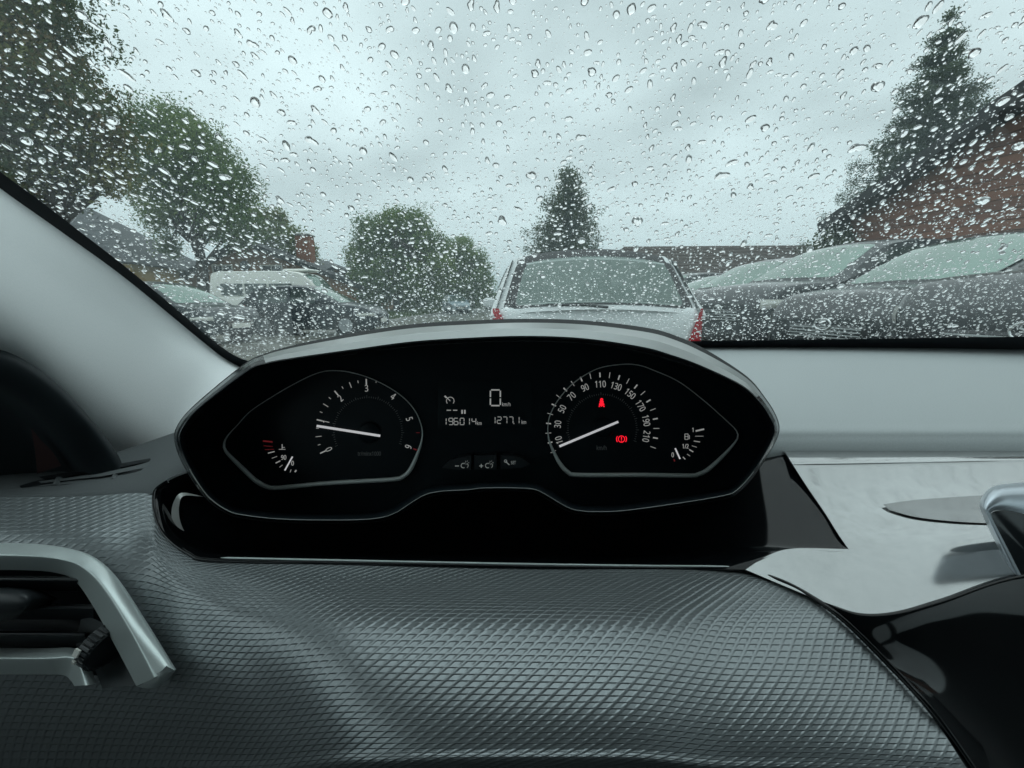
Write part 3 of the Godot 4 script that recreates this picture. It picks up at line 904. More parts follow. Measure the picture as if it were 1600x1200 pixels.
func build_pillar() -> void:
	var t := thing("pillar_trim", "pale grey fabric trim of the windscreen pillar left of the dials", "pillar trim", at(150, 700, 0.4))
	var edge := []
	var crease := []
	var low := []
	for q in [[-430, -45], [-150, 165], [-60, 243], [0, 294], [100, 365], [200, 438], [300, 520], [345, 556], [375, 573], [420, 590], [470, 600]]:
		edge.append([q[0], q[1], screen_hit(q[0], q[1]) - 0.012])
	var mid := []
	for q in [[-470, 5, 0.155], [-170, 230, 0.25], [-75, 308, 0.295], [0, 364, 0.334], [80, 420, 0.385], [160, 476, 0.45], [240, 530, 0.53], [290, 562, 0.58], [330, 588, 0.62], [380, 612, 0.65], [430, 625, 0.67]]: mid.append(q)
	var over := []
	var under := []
	for q in mid:
		over.append([q[0] + 2.0, q[1] - 7.0, q[2] + 0.0009])
		under.append([q[0] - 2.0, q[1] + 7.0, q[2] - 0.0019])
	var mid0 := []
	var mid2 := []
	for i in 11:
		mid0.append([lerpf(edge[i][0], mid[i][0], 0.86), lerpf(edge[i][1], mid[i][1], 0.86), lerpf(edge[i][2], mid[i][2], 0.9) - 0.002])
		mid2.append([mid[i][0] - 3, mid[i][1] + 10, mid[i][2] - 0.004])
	for q in [[-520, 190, 0.145], [-190, 380, 0.235], [-95, 430, 0.27], [-20, 470, 0.305], [50, 520, 0.35], [120, 575, 0.405], [190, 630, 0.47], [240, 660, 0.515], [285, 672, 0.55], [340, 680, 0.57], [400, 690, 0.58]]: low.append(q)
	var bottom := []
	for q in [[-560, 340, 0.16], [-200, 520, 0.27], [-105, 540, 0.30], [-30, 560, 0.335], [30, 595, 0.375], [95, 650, 0.425], [160, 705, 0.485], [215, 735, 0.525], [270, 745, 0.555], [330, 750, 0.575], [400, 755, 0.585]]: bottom.append(q)
	var last := []
	for q in [[-560, 460, 0.24], [-200, 600, 0.36], [-105, 620, 0.39], [-30, 640, 0.42], [30, 675, 0.46], [95, 720, 0.51], [150, 770, 0.55], [205, 790, 0.58], [260, 800, 0.60], [330, 810, 0.61], [400, 815, 0.62]]: last.append(q)
	put("trim", skin([edge, mid, low, bottom, last], 66, 70), mats.fabric, t)
	# the dark panel of the door corner that stands in front of it
	var d := thing("door_corner_panel", "dark rounded corner of the driver door with a dim red patch", "door panel", at(60, 730, 0.33))
	put("panel", skin([
		[[-150, 500, 0.31], [-40, 533, 0.33], [30, 558, 0.345], [90, 600, 0.365], [140, 652, 0.385], [172, 692, 0.405], [192, 730, 0.415], [195, 790, 0.42]],
		[[-150, 512, 0.300], [-40, 545, 0.318], [27, 569, 0.333], [84, 610, 0.352], [131, 660, 0.372], [162, 700, 0.391], [180, 735, 0.401], [183, 790, 0.405]],
		[[-150, 560, 0.300], [-50, 585, 0.318], [5, 603, 0.333], [55, 640, 0.350], [96, 682, 0.368], [125, 717, 0.384], [140, 745, 0.392], [143, 790, 0.395]],
		[[-150, 600, 0.33], [-60, 615, 0.345], [-10, 640, 0.36], [30, 670, 0.375], [65, 705, 0.39], [90, 735, 0.40], [102, 755, 0.405], [104, 790, 0.41]],
		[[-150, 760, 0.36], [-60, 765, 0.37], [-30, 770, 0.38], [-10, 775, 0.385], [5, 780, 0.39], [15, 784, 0.395], [20, 788, 0.40], [22, 792, 0.405]]], 30, 30), mats.door, d)
	put("red_patch", skin([[[48, 668, 0.366], [66, 690, 0.374]], [[54, 700, 0.376], [82, 706, 0.381]], [[58, 740, 0.385], [96, 728, 0.388]]], 10, 10), mats.red_cloth, d)  # small dark red patch on the panel

func build_screen_parts(t: Node3D) -> void:
	# printed black border: along the foot and up the left side
	var g := Geo.new()
	var above := PackedVector3Array()
	var below := PackedVector3Array()
	for k in 60:
		var px := lerpf(520.0, 1780.0, k / 59.0)
		var py := 533.0 - 7.0 * (px - 1080.0) / 520.0
		above.append(at(px, py, screen_hit(px, py) - 0.003))
		below.append(at(px, py + 34.0, screen_hit(px, py + 34.0) - 0.003))
	g.grid([above, below])
	put("border", g, mats.frit, t)
	g = Geo.new()
	var ins := []
	var outs := []
	for q in [[-430, -75], [-100, 190], [0, 268], [60, 312], [120, 358], [200, 420], [280, 487], [330, 530], [366, 555], [395, 566], [440, 574]]:
		var o: Vector3 = at(q[0], q[1], screen_hit(q[0], q[1]) - 0.004)
		ins.append(o)
	for q in [[-430, -20], [-120, 240], [0, 318], [70, 372], [130, 414], [200, 466], [270, 526], [310, 560], [350, 590], [380, 610], [420, 630]]:
		outs.append(at(q[0], q[1], screen_hit(q[0], q[1]) - 0.006))
	g.grid([PackedVector3Array(spline(ins, 50)), PackedVector3Array(spline(outs, 50))])
	put("border", g, mats.frit, t)

func build_cabin() -> void:
	# the rest of the car round the driver: roof with a glass panel, doors, rear wall, seats, floor
	var t := thing("car_cabin", "grey lined cabin of the car the picture is taken from", "car cabin", Vector3(0.3, 0.2, 0.5))
	var y := EYE.y
	var top := screen(0.3, 0.70)
	var g := Geo.new()
	g.box(Vector3(0.3, y + 0.30, 1.02), Vector3(2.0, 0.03, 2.36))
	g.quad(screen(-0.7, 0.70, 0.01), screen(1.3, 0.70, 0.01), Vector3(1.3, y + 0.315, -0.15), Vector3(-0.7, y + 0.315, -0.15))
	put("roof_lining", g, mats.lining, t)
	for x in [-0.68, 1.31]:
		g = Geo.new()
		g.box(Vector3(x, y - 0.50, 0.7), Vector3(0.05, 0.72, 3.4))
		g.box(Vector3(x, y + 0.08, 0.80), Vector3(0.05, 0.44, 0.10)); g.box(Vector3(x, y + 0.08, 2.1), Vector3(0.05, 0.44, 0.25))
		put("door_lining", g, mats.door_grey, t)
		g = Geo.new()
		g.quad(Vector3(x, y - 0.14, -0.55), Vector3(x, y - 0.14, 2.2), Vector3(x, y + 0.29, 2.2), Vector3(x, y + 0.29, -0.1))
		put("side_window", g, mats.pane, t)
	g = Geo.new()
	g.box(Vector3(0.3, y - 0.38, 2.3), Vector3(2.0, 0.84, 0.05))
	g.box(Vector3(0.3, y + 0.24, 2.3), Vector3(2.0, 0.10, 0.05))
	put("rear_wall", g, mats.door_grey, t)
	g = Geo.new()
	g.box(Vector3(0.3, y - 0.85, 0.7), Vector3(2.0, 0.04, 3.4)); g.box(Vector3(0.3, y - 0.52, -0.86), Vector3(2.0, 0.62, 0.04))
	put("floor_pan", g, mats.black, t)
	# bonnet and wiper cowl, below the line of sight
	g = Geo.new()
	var sh := []
	for q in [[0.84, -0.130], [0.90, -0.150], [1.00, -0.160], [1.30, -0.205], [1.60, -0.280], [1.78, -0.36], [1.86, -0.50]]:
		var row := PackedVector3Array()
		for k in 15:
			var u := -1.0 + k / 7.0
			row.append(Vector3(0.3 + u * 0.80, y + q[1] - 0.05 * u * u, -q[0] + 0.10 * u * u))
		sh.append(row)
	g.grid(sh)
	put("bonnet", g, mats.rubber, t)
	for x in [-0.05, 0.68]:
		g = Geo.new()
		g.chamfer(Vector3(x, y - 0.30, 0.95), Vector3(0.50, 0.62, 0.14), 0.03)
		g.chamfer(Vector3(x, y + 0.10, 0.98), Vector3(0.26, 0.17, 0.10), 0.03)
		g.chamfer(Vector3(x, y - 0.62, 0.68), Vector3(0.50, 0.14, 0.5), 0.03)
		put("seat", g, mats.seat, t)

# ---------------------------------------------------------------- cars
# lengths in metres, nose towards -z, wheels on y = 0
func build_car(called: String, label: String, paint: Material, s: Dictionary, group := "") -> Node3D:
	var t := thing(called, label, s.get("category", "car"), Vector3.ZERO, group)
	var L: float = s.L
	var W: float = s.W
	var H: float = s.H
	var belt: float = s.belt
	var hood: float = s.hood
	var nose: float = s.get("nose", 0.62)
	var h := L / 2
	var st := [  # z, half width, top, bottom
		[-h, 0.33 * W, nose * 0.78, 0.34], [-h + 0.02, 0.385 * W, nose * 0.98, 0.26], [-h + 0.10, 0.435 * W, nose * 1.12, 0.21], [-h + 0.28, 0.475 * W, lerpf(nose * 1.15, hood, 0.55), 0.19],
		[-h + 0.55, 0.495 * W, lerpf(nose * 1.15, hood, 0.85), 0.18], [s.cowl - 0.3, 0.5 * W, hood, 0.18], [s.cowl + 0.1, 0.5 * W, lerpf(hood, belt, 0.6), 0.18], [0.0, 0.5 * W, belt, 0.18], [h * 0.5, 0.5 * W, belt + 0.02, 0.18],
		[h - 0.45, 0.492 * W, belt + 0.03, 0.20], [h - 0.18, 0.478 * W, s.deck, 0.24], [h - 0.05, 0.455 * W, s.deck - 0.02, 0.28], [h - 0.005, 0.42 * W, s.deck - 0.10, 0.34], [h + 0.01, 0.37 * W, s.deck - 0.2, 0.42]]
	var rows := []
	for q in st:
		var w: float = q[1]
		var top: float = q[2]
		var bot: float = q[3]
		var m := lerpf(bot, top, 0.55)
		var half := [Vector3(w * 0.90, bot, q[0]), Vector3(w * 0.985, lerpf(bot, top, 0.18), q[0]), Vector3(w, m, q[0]), Vector3(w * 0.985, lerpf(m, top, 0.72), q[0]), Vector3(w * 0.945, top - 0.015, q[0]), Vector3(w * 0.86, top + 0.012, q[0]), Vector3(w * 0.5, top + 0.035, q[0]), Vector3(0, top + 0.045, q[0])]
		var ring := []
		for p in half: ring.append(Vector3(-p.x, p.y, p.z))
		for i in range(half.size() - 2, -1, -1): ring.append(half[i])
		rows.append(spline(ring, 41))
	var cols := []
	for i in 41:
		var c := []
		for r in rows: c.append(r[i])
		cols.append(spline(c, 60))
	var sheet := []
	for j in 60:
		var row := PackedVector3Array()
		for i in 41: row.append(cols[i][j])
		sheet.append(row)
	var g := Geo.new()
	g.grid(sheet)
	g.fan(sheet[0]); g.fan(sheet[-1], true)
	# greenhouse
	var prof: Array = s.profile       # [z, y] from the foot of the windscreen over the roof to the foot of the rear window
	var pts := []
	for p in prof: pts.append(Vector2(p[0], p[1]))
	var N := 72
	var line := spline(pts, N)
	var top_w: float = s.get("roof_w", 0.355) * W
	var foot_w := 0.465 * W
	var gh := func(i: float, u: float, off: float) -> Vector3:
		var a: Vector2 = line[clampi(int(i), 0, N - 2)].lerp(line[clampi(int(i), 0, N - 2) + 1], i - int(i))
		var b: Vector2 = line[clampi(int(i), 0, N - 2) + 1] - line[clampi(int(i), 0, N - 2)]
		var nrm := Vector2(-b.y, b.x).normalized()
		if nrm.y < 0 and absf(nrm.y) > absf(nrm.x): nrm = -nrm
		var w := lerpf(foot_w, top_w, clampf((a.y - belt) / (H - belt), 0, 1))
		var e: float = 0.10 * (1.0 - u * u) + off
		if absf(u) > 0.9: e -= 0.045 * (absf(u) - 0.9) / 0.1
		return Vector3(u * w, a.y + nrm.y * e * (0.5 if nrm.y > 0.8 else 1.0), a.x + nrm.x * e)
	var side := func(i: float, f: float, sg: float, off: float) -> Vector3:
		var a: Vector2 = line[clampi(int(i), 0, N - 2)].lerp(line[clampi(int(i), 0, N - 2) + 1], i - int(i))
		var y := lerpf(belt - 0.03, a.y - 0.02, f)
		var w := lerpf(foot_w, top_w, clampf((y - belt) / (H - belt), 0, 1)) + 0.035 * sin(PI * f) + off
		return Vector3(sg * w, y, a.x)
	sheet = []
	for i in N:
		var row := PackedVector3Array()
		for k in 21: row.append(gh.call(float(i), -1.0 + 0.1 * k, 0.0))
		sheet.append(row)
	if s.get("see_through", false):   # openings where the glass lies
		for i in N - 1:
			for k in 20:
				var open: bool = absf(-0.95 + 0.1 * k) < 0.82 and ((i > s.front[0] + 1.0 and i < s.front[1] - 1.5) or (i > s.rear[0] + 3.0 and i < s.rear[1] - 1.2))
				if not open: g.grid([PackedVector3Array([sheet[i][k], sheet[i][k + 1]]), PackedVector3Array([sheet[i + 1][k], sheet[i + 1][k + 1]])])
	else: g.grid(sheet)
	for sg in [-1.0, 1.0]:
		sheet = []
		for i in N:
			var row := PackedVector3Array()
			for k in 9: row.append(side.call(float(i), k / 8.0, sg, 0.0))
			sheet.append(row)
		g.grid(sheet, false, sg > 0)
	put("body", g, paint, t)
	var pane := func(name_: String, i0: float, i1: float, u0: float, u1: float, m: Material, off := 0.008, taper := 0.0) -> MeshInstance3D:
		var q := Geo.new()
		var sh := []
		for a in 19:
			var row := PackedVector3Array()
			var fa := a / 18.0
			for b in 15:
				var fb := b / 14.0
				var rr := 1.0 - pow(absf(fa * 2 - 1), 9.0) * 0.06
				var mid := (u0 + u1) / 2
				row.append(gh.call(lerpf(i0, i1, 0.5 + (fa - 0.5) * (1.0 - pow(absf(fb * 2 - 1), 9.0) * 0.08)), mid + (lerpf(u0, u1, fb) - mid) * rr * (1.0 - taper * fa), off))
			sh.append(row)
		q.grid(sh)
		return put(name_, q, m, t)
	var f: Array = s.front
	if not s.get("see_through", false): pane.call("windscreen", f[0], f[1], -0.93, 0.93, mats.auto_trim, 0.004)
	pane.call("windscreen", f[0] + 0.5, f[1] - 0.7, -0.87, 0.87, mats.auto_glass_rear if s.get("see_through", false) else mats.auto_glass, 0.008)
	var r: Array = s.rear
	if s.get("see_through", false):
		for q in [[r[0], r[0] + 3.6, -0.93, 0.93], [r[1] - 1.4, r[1], -0.93, 0.93], [r[0] + 3.6, r[1] - 1.4, -0.93, -0.80], [r[0] + 3.6, r[1] - 1.4, 0.80, 0.93]]: pane.call("window_border", q[0], q[1], q[2], q[3], mats.auto_trim, 0.005)
		for x in [-0.42, 0.42]:
			var sg2 := Geo.new()
			sg2.chamfer(Vector3(x, 1.06, 0.35), Vector3(0.5, 0.34, 0.14), 0.05); sg2.chamfer(Vector3(x, 1.27, 0.36), Vector3(0.26, 0.16, 0.10), 0.04)
			put("seat", sg2, mats.seat_far, t)
			sg2 = Geo.new()
			sg2.chamfer(Vector3(x * 1.1, 1.10, 1.25), Vector3(0.26, 0.20, 0.10), 0.04)
			put("headrest", sg2, mats.seat_far, t)
		var shelf := Geo.new()
		shelf.chamfer(Vector3(0, 1.045, 0.6), Vector3(1.44, 0.03, 2.9), 0.01)
		put("parcel_shelf", shelf, mats.seat_far, t)
	else: pane.call("rear_window", r[0], r[1], -0.93, 0.93, mats.auto_trim, 0.005)
	pane.call("rear_window", r[0] + 3.4, r[1] - 0.8, -0.82, 0.82, mats.auto_glass_rear, 0.009)
	for sg in [-1.0, 1.0]:
		for w in s.side:
			var q := Geo.new()
			var sh := []
			for a in 13:
				var row := PackedVector3Array()
				for b in 9: row.append(side.call(lerpf(w[0], w[1], a / 12.0), lerpf(0.10, 0.86, b / 8.0), sg, 0.008))
				sh.append(row)
			q.grid(sh, false, sg > 0)
			put("side_window", q, mats.auto_glass_side, t)
		# wheels
		for z in [-h + s.get("over", 0.85), h - s.get("over", 0.85)]:
			var R: float = s.get("wheel", 0.32)
			var c := Vector3(sg * (W / 2 - 0.09), R, z)
			var q := Geo.new()
			q.tube(PackedVector3Array([c - Vector3(0.16 * sg, 0, 0), c + Vector3(0.085 * sg, 0, 0)]), [R + 0.05, R + 0.05], 28)
			put("wheel_arch", q, mats.auto_trim, t)
			q = Geo.new()
			q.tube(PackedVector3Array([c - Vector3(0.11 * sg, 0, 0), c + Vector3(0.09 * sg, 0, 0), c + Vector3(0.115 * sg, 0, 0), c + Vector3(0.12 * sg, 0, 0)]), [R, R, R * 0.94, R * 0.72], 28)
			var wheel := put("wheel", q, mats.tyre, t)
			q = Geo.new()
			for k in 6:
				var a := TAU * k / 6
				q.box(c + Vector3(0.118 * sg, sin(a) * R * 0.34, cos(a) * R * 0.34), Vector3(0.02, R * 0.18, R * 0.68), Basis(Vector3(1, 0, 0), -a))
			q.tube(PackedVector3Array([c + Vector3(0.10 * sg, 0, 0), c + Vector3(0.124 * sg, 0, 0)]), [R * 0.69, R * 0.66], 24)
			put("rim", q, mats.alloy, wheel)
		# mirrors and handles
		var q2 := Geo.new()
		q2.chamfer(Vector3(sg * (W / 2 + 0.09), belt + 0.05, s.cowl + 0.48), Vector3(0.18, 0.14, 0.10), 0.03)
		put("mirror", q2, paint, t)
		for z in s.get("handles", [0.35, 1.25]):
			q2 = Geo.new()
			q2.chamfer(Vector3(sg * (W / 2 + 0.005), belt - 0.13, z), Vector3(0.035, 0.03, 0.19), 0.01)
			put("door_handle", q2, paint, t)
		# head lamps and tail lamps, wrapped round the corners of the body
		var lamp := func(name_: String, z0: float, z1: float, y0: float, y1: float, m: Material) -> void:
			var lg := Geo.new()
			var sh := []
			for a in 9:
				var row := PackedVector3Array()
				var z := lerpf(z0, z1, a / 8.0)
				var w := 0.0
				for k in st.size() - 1:
					if z >= st[k][0] and z <= st[k + 1][0]: w = lerpf(st[k][1], st[k + 1][1], (z - st[k][0]) / (st[k + 1][0] - st[k][0]))
				for b in 7: row.append(Vector3(sg * (w * (1.0 - 0.02 * absf(b - 3.0) / 3.0) + 0.012), lerpf(y0, y1, b / 6.0), z))
				sh.append(row)
			lg.grid(sh, false, sg > 0)
			put(name_, lg, m, t)
		lamp.call("headlight", -h + 0.03, -h + 0.50, nose * 0.92, nose * 1.10, mats.lamp_clear)
		if s.get("tails", true): lamp.call("tail_lamp", h - 0.30, h - 0.01, s.deck - 0.28, s.deck - 0.05, mats.tail_red)
	# grille, number plate, emblem, bumper grooves
	g = Geo.new()
	g.chamfer(Vector3(0, nose * 0.80, -h + 0.03), Vector3(W * 0.46, nose * 0.22, 0.10), 0.02)
	g.chamfer(Vector3(0, 0.30, -h + 0.04), Vector3(W * 0.62, 0.12, 0.10), 0.02)
	var grille := put("grille", g, mats.auto_trim, t)
	for k in 4:
		g = Geo.new()
		g.box(Vector3(0, nose * (0.72 + 0.05 * k), -h - 0.022), Vector3(W * 0.42, 0.012, 0.012))
		put("slat", g, mats.chrome, grille)
	if s.get("plate", true):
		g = Geo.new()
		g.chamfer(Vector3(0, 0.44, -h - 0.03), Vector3(0.52, 0.115, 0.02), 0.004)
		put("number_plate", g, mats.plate, t)
	g = Geo.new()
	var loop := PackedVector3Array()
	for i in 28: loop.append(Vector3(cos(TAU * i / 28) * 0.085, nose * 0.92 + sin(TAU * i / 28) * 0.055, -h - 0.035))
	g.tube(loop, [0.010], 6, true)
	g.box(Vector3(0, nose * 0.92, -h - 0.035), Vector3(0.10, 0.012, 0.01), Basis(Vector3(0, 0, 1), 0.45))
	put("emblem", g, mats.chrome, t)
	g = Geo.new()
	g.chamfer(Vector3(0, 0.50, h + 0.005), Vector3(W * 0.80, 0.16, 0.10), 0.03)
	put("rear_bumper", g, paint, t)
	return t

func estate() -> Dictionary:
	return {"see_through": true, "L": 4.5, "W": 1.78, "H": 1.47, "belt": 0.97, "hood": 0.90, "cowl": -0.95, "deck": 1.0, "front": [1.0, 17.0], "rear": [46.0, 64.0], "roof_w": 0.37, "tails": false,
		"profile": [[-1.05, 0.92], [-0.55, 1.22], [-0.05, 1.41], [0.6, 1.47], [1.3, 1.455], [1.75, 1.42], [1.90, 1.385], [2.06, 1.16], [2.17, 0.98], [2.20, 0.93]], "side": [[11.0, 22.5], [23.5, 32.0], [33.5, 43.0]]}

func hatch() -> Dictionary:
	return {"L": 4.2, "W": 1.76, "H": 1.49, "belt": 0.96, "hood": 0.92, "cowl": -0.95, "deck": 0.97, "front": [1.0, 17.5], "rear": [45.5, 62.0],
		"profile": [[-1.1, 0.93], [-0.6, 1.22], [-0.1, 1.43], [0.5, 1.49], [1.1, 1.46], [1.55, 1.38], [1.78, 1.22], [1.98, 1.0], [2.02, 0.95]], "side": [[11.5, 25.5], [27.0, 41.0]]}

func suv() -> Dictionary:
	return {"L": 4.45, "W": 1.84, "H": 1.66, "belt": 1.08, "hood": 1.04, "nose": 0.74, "cowl": -0.95, "deck": 1.10, "front": [1.0, 17.5], "rear": [45.5, 62.0], "wheel": 0.35,
		"profile": [[-1.15, 1.05], [-0.65, 1.36], [-0.2, 1.58], [0.45, 1.66], [1.2, 1.63], [1.75, 1.55], [1.95, 1.36], [2.12, 1.13], [2.16, 1.07]], "side": [[11.5, 24.5], [26.0, 36.5], [38.0, 44.5]]}

func build_van() -> void:
	var t := build_car("minibus", "white high roofed minibus parked before the brick house", mats.white_paint, {"category": "van", "L": 6.6, "W": 2.0, "H": 2.72, "belt": 1.32, "hood": 1.22, "nose": 0.85, "cowl": -2.35, "deck": 1.34, "front": [1.0, 20.5], "rear": [49.0, 62.0], "wheel": 0.36, "over": 1.1, "roof_w": 0.43, "handles": [-1.0],
		"profile": [[-2.6, 1.22], [-2.05, 1.75], [-1.6, 2.30], [-1.1, 2.62], [0.0, 2.70], [2.0, 2.70], [3.0, 2.64], [3.18, 2.2], [3.26, 1.5], [3.28, 1.3]], "side": []})
	for sg in [-1.0, 1.0]:
		for w in [[-1.75, -1.0, 1.42, 1.95], [-0.85, 0.25, 1.42, 2.05], [0.38, 1.45, 1.42, 2.05], [1.58, 2.65, 1.42, 2.05]]:
			var g := Geo.new()
			var x: float = sg * 0.945
			g.chamfer(Vector3(x, (w[2] + w[3]) / 2, (w[0] + w[1]) / 2), Vector3(0.09, w[3] - w[2], w[1] - w[0]), 0.02)
			put("side_window", g, mats.auto_glass_side, t)
	var q := Geo.new()
	q.chamfer(Vector3(0, 2.78, -0.9), Vector3(1.1, 0.14, 1.3), 0.05)
	put("roof_unit", q, mats.white_paint, t)
	place(t, ground(452, 501.5, 0.0), -PI / 2 - 0.06)
	t.scale = Vector3(1, 0.92, 1.05)

func place(t: Node3D, where: Vector3, turn: float) -> void:
	t.position = where
	t.rotation.y = turn

func build_cars() -> void:
	# straight ahead: a silver estate seen from behind
	var t := build_car("estate_car", "silver estate car straight ahead seen from behind, with red tail lamps", mats.silver_paint, estate())
	for sg in [-1.0, 1.0]:
		var g := Geo.new()
		var sh := []
		for a in 9:
			var row := PackedVector3Array()
			var y := lerpf(0.58, 0.99, a / 8.0)
			var w := lerpf(0.19, 0.05, pow(a / 8.0, 1.3))
			for b in 7:
				var x := 0.835 - w * b / 6.0
				row.append(Vector3(sg * (x + 0.012), y, 2.275 - 0.10 * pow(maxf(x - 0.60, 0) / 0.235, 4.0) - 0.05 * maxf(0, y - 0.8)))
			sh.append(row)
		g.grid(sh)
		put("tail_lamp", g, mats.tail_red, t)
		g = Geo.new()
		g.chamfer(Vector3(sg * 0.70, 0.64, 2.28), Vector3(0.12, 0.06, 0.03), 0.01)
		put("reversing_lamp", g, mats.lamp_clear, t)
	var g2 := Geo.new()
	var loop := PackedVector3Array()
	for i in 30: loop.append(Vector3(cos(TAU * i / 30) * 0.055, 0.86 + sin(TAU * i / 30) * 0.055, 2.278))
	g2.tube(loop, [0.006], 6, true)
	for q in [[-0.028, 0.03, -0.012, -0.03], [-0.012, -0.03, 0.0, 0.005], [0.0, 0.005, 0.012, -0.03], [0.012, -0.03, 0.028, 0.03], [-0.012, 0.045, 0.0, 0.012], [0.012, 0.045, 0.0, 0.012]]:
		g2.tube(PackedVector3Array([Vector3(q[0], 0.86 + q[1], 2.279), Vector3(q[2], 0.86 + q[3], 2.279)]), [0.004], 5)
	put("emblem", g2, mats.chrome, t)
	g2 = Geo.new()
	g2.chamfer(Vector3(0, 1.412, 1.84), Vector3(1.10, 0.03, 0.10), 0.012)
	put("roof_spoiler", g2, mats.silver_paint, t)
	g2 = Geo.new()
	g2.tube(PackedVector3Array([Vector3(0.05, 1.0, 2.275), Vector3(-0.12, 1.015, 2.268), Vector3(-0.42, 1.02, 2.25)]), [0.012, 0.010, 0.008], 6)
	put("rear_wiper", g2, mats.auto_trim, t)
	place(t, Vector3(0.66, 0, -3.25 - 2.25), 0.015)
	# the row on the right, noses to the lane
	var kinds := [suv(), hatch(), suv(), suv(), hatch(), suv()]
	var paints := [mats.dark_grey_paint, mats.black_paint, mats.graphite_paint, mats.black_paint, mats.graphite_paint, mats.dark_grey_paint]
	var words := ["dark grey car nearest on the right, with its number plate in view", "black car second from the right in the row, oval emblem on its nose", "graphite car with pale windscreen third in the row on the right", "black car fourth in the row on the right, next to the low barn", "graphite hatchback fifth in the row, just beside the silver estate car", "dark grey car last in the row, half hidden by the silver estate car"]
	var spots := [Vector3(5.05, 0, -2.7), Vector3(5.15, 0.05, -4.55), Vector3(5.25, 0.05, -6.6), Vector3(5.3, 0, -8.7), Vector3(5.35, 0, -10.9), Vector3(5.4, 0, -13.2)]
	for k in 6:
		kinds[k]["plate"] = k == 0
		var c := build_car("parked_car", words[k], paints[k], kinds[k], "cars parked in a row on the right")
		place(c, spots[k] + Vector3(0, 0.20, 0), PI / 2 + [0.20, 0.22, 0.20, 0.24, 0.2, 0.22][k])
	# across the yard on the left
	t = build_car("hatchback", "dark blue grey hatchback on the left with a red tail lamp, before the white minibus", mats.blue_paint, hatch(), "dark cars on the left")
	place(t, ground(500, 521, 0.0), -PI / 2 - 0.02)
	t = build_car("saloon_car", "dark grey car at the far left beside the windscreen pillar", mats.slate_paint, hatch(), "dark cars on the left")
	place(t, ground(276, 533, 0.0), -PI / 2 - 0.22)
	t = build_car("distant_car", "small pale blue car far off on the lane, coming this way", mats.pale_paint, hatch())
	place(t, ground(712, 489, 0.0), PI + 0.35)

# ---------------------------------------------------------------- trees, houses, ground
func leaf_geo(r: RandomNumberGenerator, count: int, spread: float, size: float) -> ArrayMesh:
	var g := Geo.new()
	for i in count:
		var c := Vector3(r.randfn(), r.randfn() * 0.8, r.randfn()) * spread
		var a := Vector3(r.randfn(), r.randfn(), r.randfn()).normalized()
		var b := a.cross(Vector3(r.randfn(), r.randfn(), r.randfn()).normalized()).normalized()
		var s := size * r.randf_range(0.7, 1.3)
		g.tri(c - a * s, c + b * s * 0.5, c + a * s)
		g.tri(c - a * s, c + a * s, c - b * s * 0.5)
	return g.mesh(Vector3.ZERO)

# blobs: [offset from the foot of the tree, radius]; leaves grow in clumps through them
func build_tree(called: String, label: String, where: Vector3, trunk_h: float, trunk_r: float, blobs: Array, leaves: Array, clump: float, per: float, seed_: int, group := "") -> void:
	var r := RandomNumberGenerator.new()
	r.seed = seed_
	var t := thing(called, label, "tree", where, group)
	var g := Geo.new()
	var path := PackedVector3Array()
	for k in 9: path.append(where + Vector3(sin(k * 0.9 + seed_) * 0.05 * k, trunk_h * k / 8.0, cos(k * 0.7 + seed_) * 0.05 * k))
	var rad := []
	for k in 9: rad.append(trunk_r * (1.25 - 0.9 * k / 8.0))
	g.tube(path, rad, 9)
	for b in blobs:
		for n in 3:
			var from := path[r.randi_range(3, 8)]
			var to: Vector3 = where + b[0] + Vector3(r.randfn(), r.randfn(), r.randfn()) * b[1] * 0.35
			var mid := from.lerp(to, 0.5) + Vector3(r.randfn(), r.randf(), r.randfn()) * 0.25
			g.tube(PackedVector3Array([from, mid, to]), [trunk_r * 0.42, trunk_r * 0.25, trunk_r * 0.06], 6)
	put("trunk", g, mats.bark, t)
	var places := []
	for i in leaves.size(): places.append([])
	for b in blobs:
		var R: float = b[1]
		var n := int(per * R * R)
		for i in n:
			var d := Vector3(r.randfn(), r.randfn(), r.randfn()).normalized()
			var rr := R * pow(r.randf(), 0.42) * (0.84 + 0.22 * sin(d.x * 5.0 + seed_) * cos(d.y * 4.0) + 0.16 * sin(d.z * 9.0 + d.x * 3.0))
			var sz := clump * r.randf_range(0.6, 1.25)
			var kind := r.randi() % leaves.size() if r.randf() < 0.45 else int(absf(b[0].x * 3.1 + b[0].y * 1.7)) % leaves.size()
			places[kind].append(Transform3D(Basis.from_euler(Vector3(r.randf() * 6, r.randf() * 6, r.randf() * 6)).scaled(Vector3.ONE * sz), b[0] + d * rr))
	var shape := leaf_geo(r, 16, 0.42, 0.17)
	for i in leaves.size():
		if places[i].is_empty(): continue
		var mm := MultiMesh.new()
		mm.transform_format = MultiMesh.TRANSFORM_3D
		mm.mesh = shape
		mm.instance_count = places[i].size()
		for k in places[i].size(): mm.set_instance_transform(k, places[i][k])
		var o := MultiMeshInstance3D.new()
		o.name = "crown"
		o.multimesh = mm
		o.material_override = leaves[i]
		t.add_child(o, true)
		o.set_meta("kind", "stuff")

